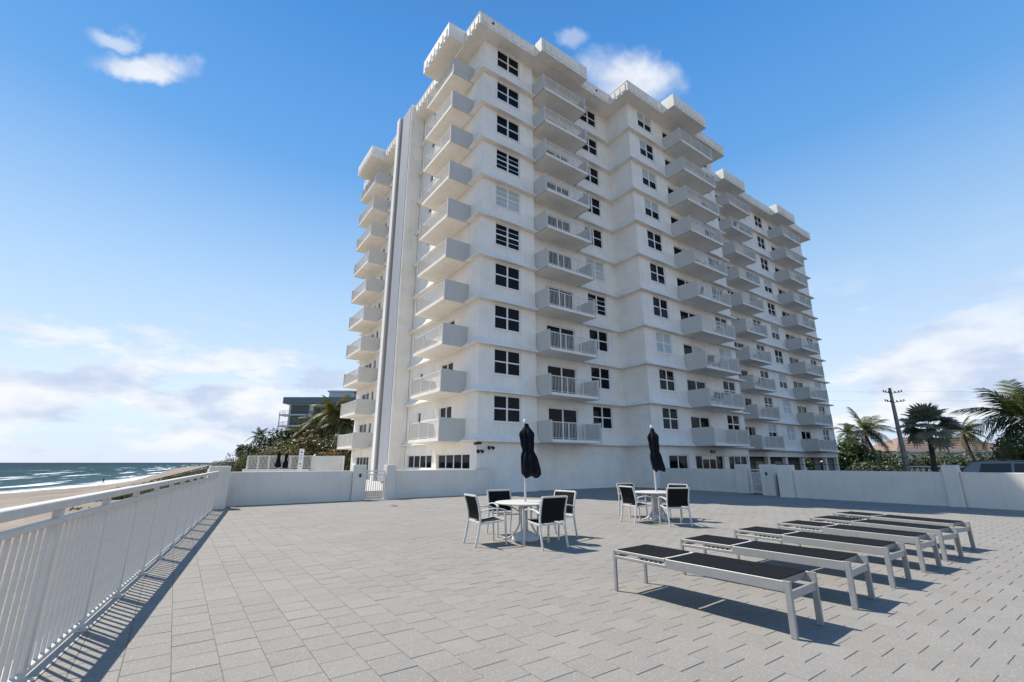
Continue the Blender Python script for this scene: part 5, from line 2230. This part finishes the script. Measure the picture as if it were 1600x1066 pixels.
for lab, z, off in WL:
    pts = []
    for k in range(25):
        s = -42 + 84 * k / 24
        q = P0 + ax * s + Vector((0.58, 0.81, 0)) * (-0.2 + off)
        pts.append((q.x, q.y, z + 0.00035 * s * s))
    b = MB()
    b.tube(pts, 0.004 if off else 0.022, 5)
    o = b.build('power_line', ['black'])
    tag(o, lab, 'cable', 'cables on the power pole')

# ---- parked cars
def make_car():
    root = empty('parked_car', (0, 0, 0))
    L, W = 4.7, 1.86
    def lx(pts, w0, w1):
        return pts
    # side outline of the body below the glass (x along length, z up)
    body = [(0.0, 0.45), (0.02, 0.78), (0.35, 0.93), (1.15, 1.02), (3.9, 1.06), (4.62, 0.98), (4.7, 0.7), (4.66, 0.36), (0.1, 0.32)]
    b = MB()
    rings = []
    for y, k in ((-W / 2 + 0.03, 0.94), (-W / 2, 1.0), (W / 2, 1.0), (W / 2 - 0.03, 0.94)):
        rings.append([(2.35 + (x - 2.35) * (0.985 if k < 1 else 1), y, 0.65 + (z - 0.65) * k) for x, z in body])
    b.loft(rings)
    b.build('body', ['car_silver'], root)
    cab = [(1.05, 1.0), (1.85, 1.52), (2.2, 1.60), (3.4, 1.63), (4.05, 1.58), (4.55, 1.03)]
    b = MB()
    rings = []
    for y, kz in ((-W / 2 + 0.04, 0), (-W / 2 + 0.17, 1), (W / 2 - 0.17, 1), (W / 2 - 0.04, 0)):
        if kz == 0:
            rings.append([(x, y, 1.0 + (z - 1.0) * 0.02) for x, z in cab])
        else:
            rings.append([(x, y, z) for x, z in cab])
    b.loft(rings)
    b.build('cabin', ['car_silver'], root)
    # roof skin and side glass a little proud of the cabin
    b = MB()
    b.loft([[(x, y, z + 0.012) for x, z in ((1.95, 1.535), (2.2, 1.605), (3.4, 1.635), (4.1, 1.575))] + [(x, y, z - 0.02) for x, z in ((4.1, 1.575), (3.4, 1.635), (2.2, 1.605), (1.95, 1.535))] for y in (-W / 2 + 0.2, W / 2 - 0.2)])
    b.build('roof', ['car_dark'], root)
    for sy in (-1, 1):
        def q(x, f, o=0.012):
            y = (W / 2 - 0.04 - 0.13 * f + o) * sy
            return y
        for xs in (((1.42, 0.08), (2.60, 0.08), (2.55, 0.82), (2.05, 0.82)), ((2.70, 0.08), (3.85, 0.08), (3.72, 0.80), (2.66, 0.82))):
            b = MB()
            ztop = lambda x: 1.0 + 0.60
            pts = [(x, q(x, f), 1.0 + 0.60 * f) for x, f in xs]
            b.poly(pts if sy < 0 else pts[::-1])
            b.poly([(x, y - 0.004 * sy, z) for x, y, z in (pts[::-1] if sy < 0 else pts)])
            b.build('side_window', ['car_glass'], root)
        b = MB()
        b.sweep([(1.35, sy * (W / 2 - 0.115), 1.235), (1.87, sy * (W / 2 - 0.165), 1.545), (2.3, sy * (W / 2 - 0.17), 1.62), (3.4, sy * (W / 2 - 0.17), 1.65), (4.05, sy * (W / 2 - 0.165), 1.60), (4.50, sy * (W / 2 - 0.10), 1.12)], 0.05, 0.075, 0.006)
        b.build('roof_rail', ['car_dark'], root)
        for x in (0.95, 3.75):
            o_ = MB()
            rings = []
            for y in (-0.11, 0.11):
                rings.append([(0.34 * math.cos(2 * math.pi * k / 20), y, 0.34 * math.sin(2 * math.pi * k / 20)) for k in range(20)])
            o_.loft(rings)
            w_ = o_.build('wheel', ['tyre'], root, loc=(x, sy * (W / 2 - 0.10), 0.34))
            o_ = MB()
            o_.loft([[(0.2 * math.cos(2 * math.pi * k / 16), y, 0.2 * math.sin(2 * math.pi * k / 16)) for k in range(16)] for y in (-0.118, 0.118)])
            o_.build('rim', ['alloy'], w_)
        b = MB()
        b.box(-0.02, sy * 0.62 - 0.16, 0.72, 0.03, sy * 0.62 + 0.16, 0.84, 0.01)
        b.build('headlight', ['sign'], root)
        b = MB()
        b.box(4.62, sy * 0.68 - 0.14, 0.82, 4.695, sy * 0.68 + 0.14, 0.96, 0.01)
        b.build('tail_light', ['lamp_glass'], root)
    for nm, xs in (('windscreen', ((1.12, 1.045), (1.83, 1.505))), ('rear_window', ((4.10, 1.54), (4.50, 1.09)))):
        (xa, za), (xb, zb) = xs
        nx, nz = (zb - za), -(xb - xa)
        l = math.hypot(nx, nz)
        nx, nz = -nx / l * 0.012, -nz / l * 0.012
        b = MB()
        wa, wb = (0.74, 0.62) if nm == 'windscreen' else (0.60, 0.72)
        b.quad((xa + nx, -wa, za + nz), (xa + nx, wa, za + nz), (xb + nx, wb, zb + nz), (xb + nx, -wb, zb + nz))
        b.build(nm, ['car_glass'], root)
    return root


car = make_car()
car.location = (34.45, 1.95, -0.08)
car.rotation_euler = (0, 0, R(90))
tag(car, 'silver estate car with a dark roof parked behind the right wall', 'car', 'cars parked beyond the wall')
c2 = copy_tree(car)
c2.location = (44.2, 0.6, 0.02)
c2.rotation_euler = (0, 0, R(91))
tag(c2, 'second silver car, only its roof line showing behind the nearer car', 'car', 'cars parked beyond the wall')
b = MB()
b.box(28, -12, -0.62, 60, 9.6, -0.08)
o = b.build('parking_ramp', ['asphalt'])
tag(o, None, None, None, 'structure')

# ------------------------------------------------------------------ person at the water's edge
def person():
    me = bpy.data.meshes.new('person')
    J = [(0, 0, 0.98, 0.15), (0, 0.02, 1.25, 0.15), (0, 0.02, 1.44, 0.13), (0, 0.04, 1.54, 0.055), (0, 0.07, 1.66, 0.095), (0, 0.07, 1.76, 0.06),
         (-0.11, 0.02, 0.92, 0.09), (-0.13, 0.16, 0.50, 0.065), (-0.13, 0.10, 0.08, 0.045), (-0.13, 0.25, 0.04, 0.035),
         (0.11, -0.02, 0.92, 0.09), (0.13, -0.08, 0.50, 0.065), (0.13, -0.30, 0.10, 0.045), (0.13, -0.18, 0.04, 0.035),
         (-0.20, 0.0, 1.40, 0.06), (-0.26, -0.10, 1.12, 0.045), (-0.24, 0.04, 0.90, 0.035), (-0.24, 0.08, 0.82, 0.03),
         (0.20, 0.0, 1.40, 0.06), (0.27, 0.10, 1.13, 0.045), (0.22, 0.28, 1.0, 0.035), (0.20, 0.35, 0.98, 0.03)]
    E = [(0, 1), (1, 2), (2, 3), (3, 4), (4, 5), (0, 6), (6, 7), (7, 8), (8, 9), (0, 10), (10, 11), (11, 12), (12, 13), (2, 14), (14, 15), (15, 16), (16, 17), (2, 18), (18, 19), (19, 20), (20, 21)]
    me.from_pydata([j[:3] for j in J], E, [])
    o = bpy.data.objects.new('person', me)
    col.objects.link(o)
    me.skin_vertices.new(name='skin') if hasattr(me.skin_vertices, 'new') else None
    sk = o.modifiers.new('skin', 'SKIN')
    if len(me.skin_vertices) == 0:
        bm = bmesh.new()
        bm.from_mesh(me)
        bm.verts.layers.skin.verify()
        bm.to_mesh(me)
        bm.free()
    lay = me.skin_vertices[0].data
    for k, j in enumerate(J):
        lay[k].radius = (j[3], j[3])
        lay[k].use_root = (k == 0)
    o.modifiers.new('sub', 'SUBSURF').levels = 2
    me.materials.append(M['cloth'])
    dg = bpy.context.evaluated_depsgraph_get()
    m2 = bpy.data.meshes.new_from_object(o.evaluated_get(dg))
    bpy.data.objects.remove(o)
    m2.materials.clear()
    m2.materials.append(M['cloth'])
    m2.materials.append(M['skin'])
    for p in m2.polygons:
        p.use_smooth = True
        c = p.center
        p.material_index = 1 if (1.52 < c.z < 1.72 or (c.z < 0.12)) else 0
    o = place(m2, 'person', None, (-17.0, 191.4, -4.86), (0, 0, R(75)), (1.05, 1.05, 1.05))
    tag(o, 'person in dark clothes walking along the edge of the water', 'person')
    b = MB()
    b.lathe([(0.0, 1.60), (0.085, 1.62), (0.108, 1.70), (0.095, 1.77), (0.05, 1.81), (0, 1.82)], 12, 0, 0.055)
    b.build('hair', ['black'], o, smooth=True)


person()
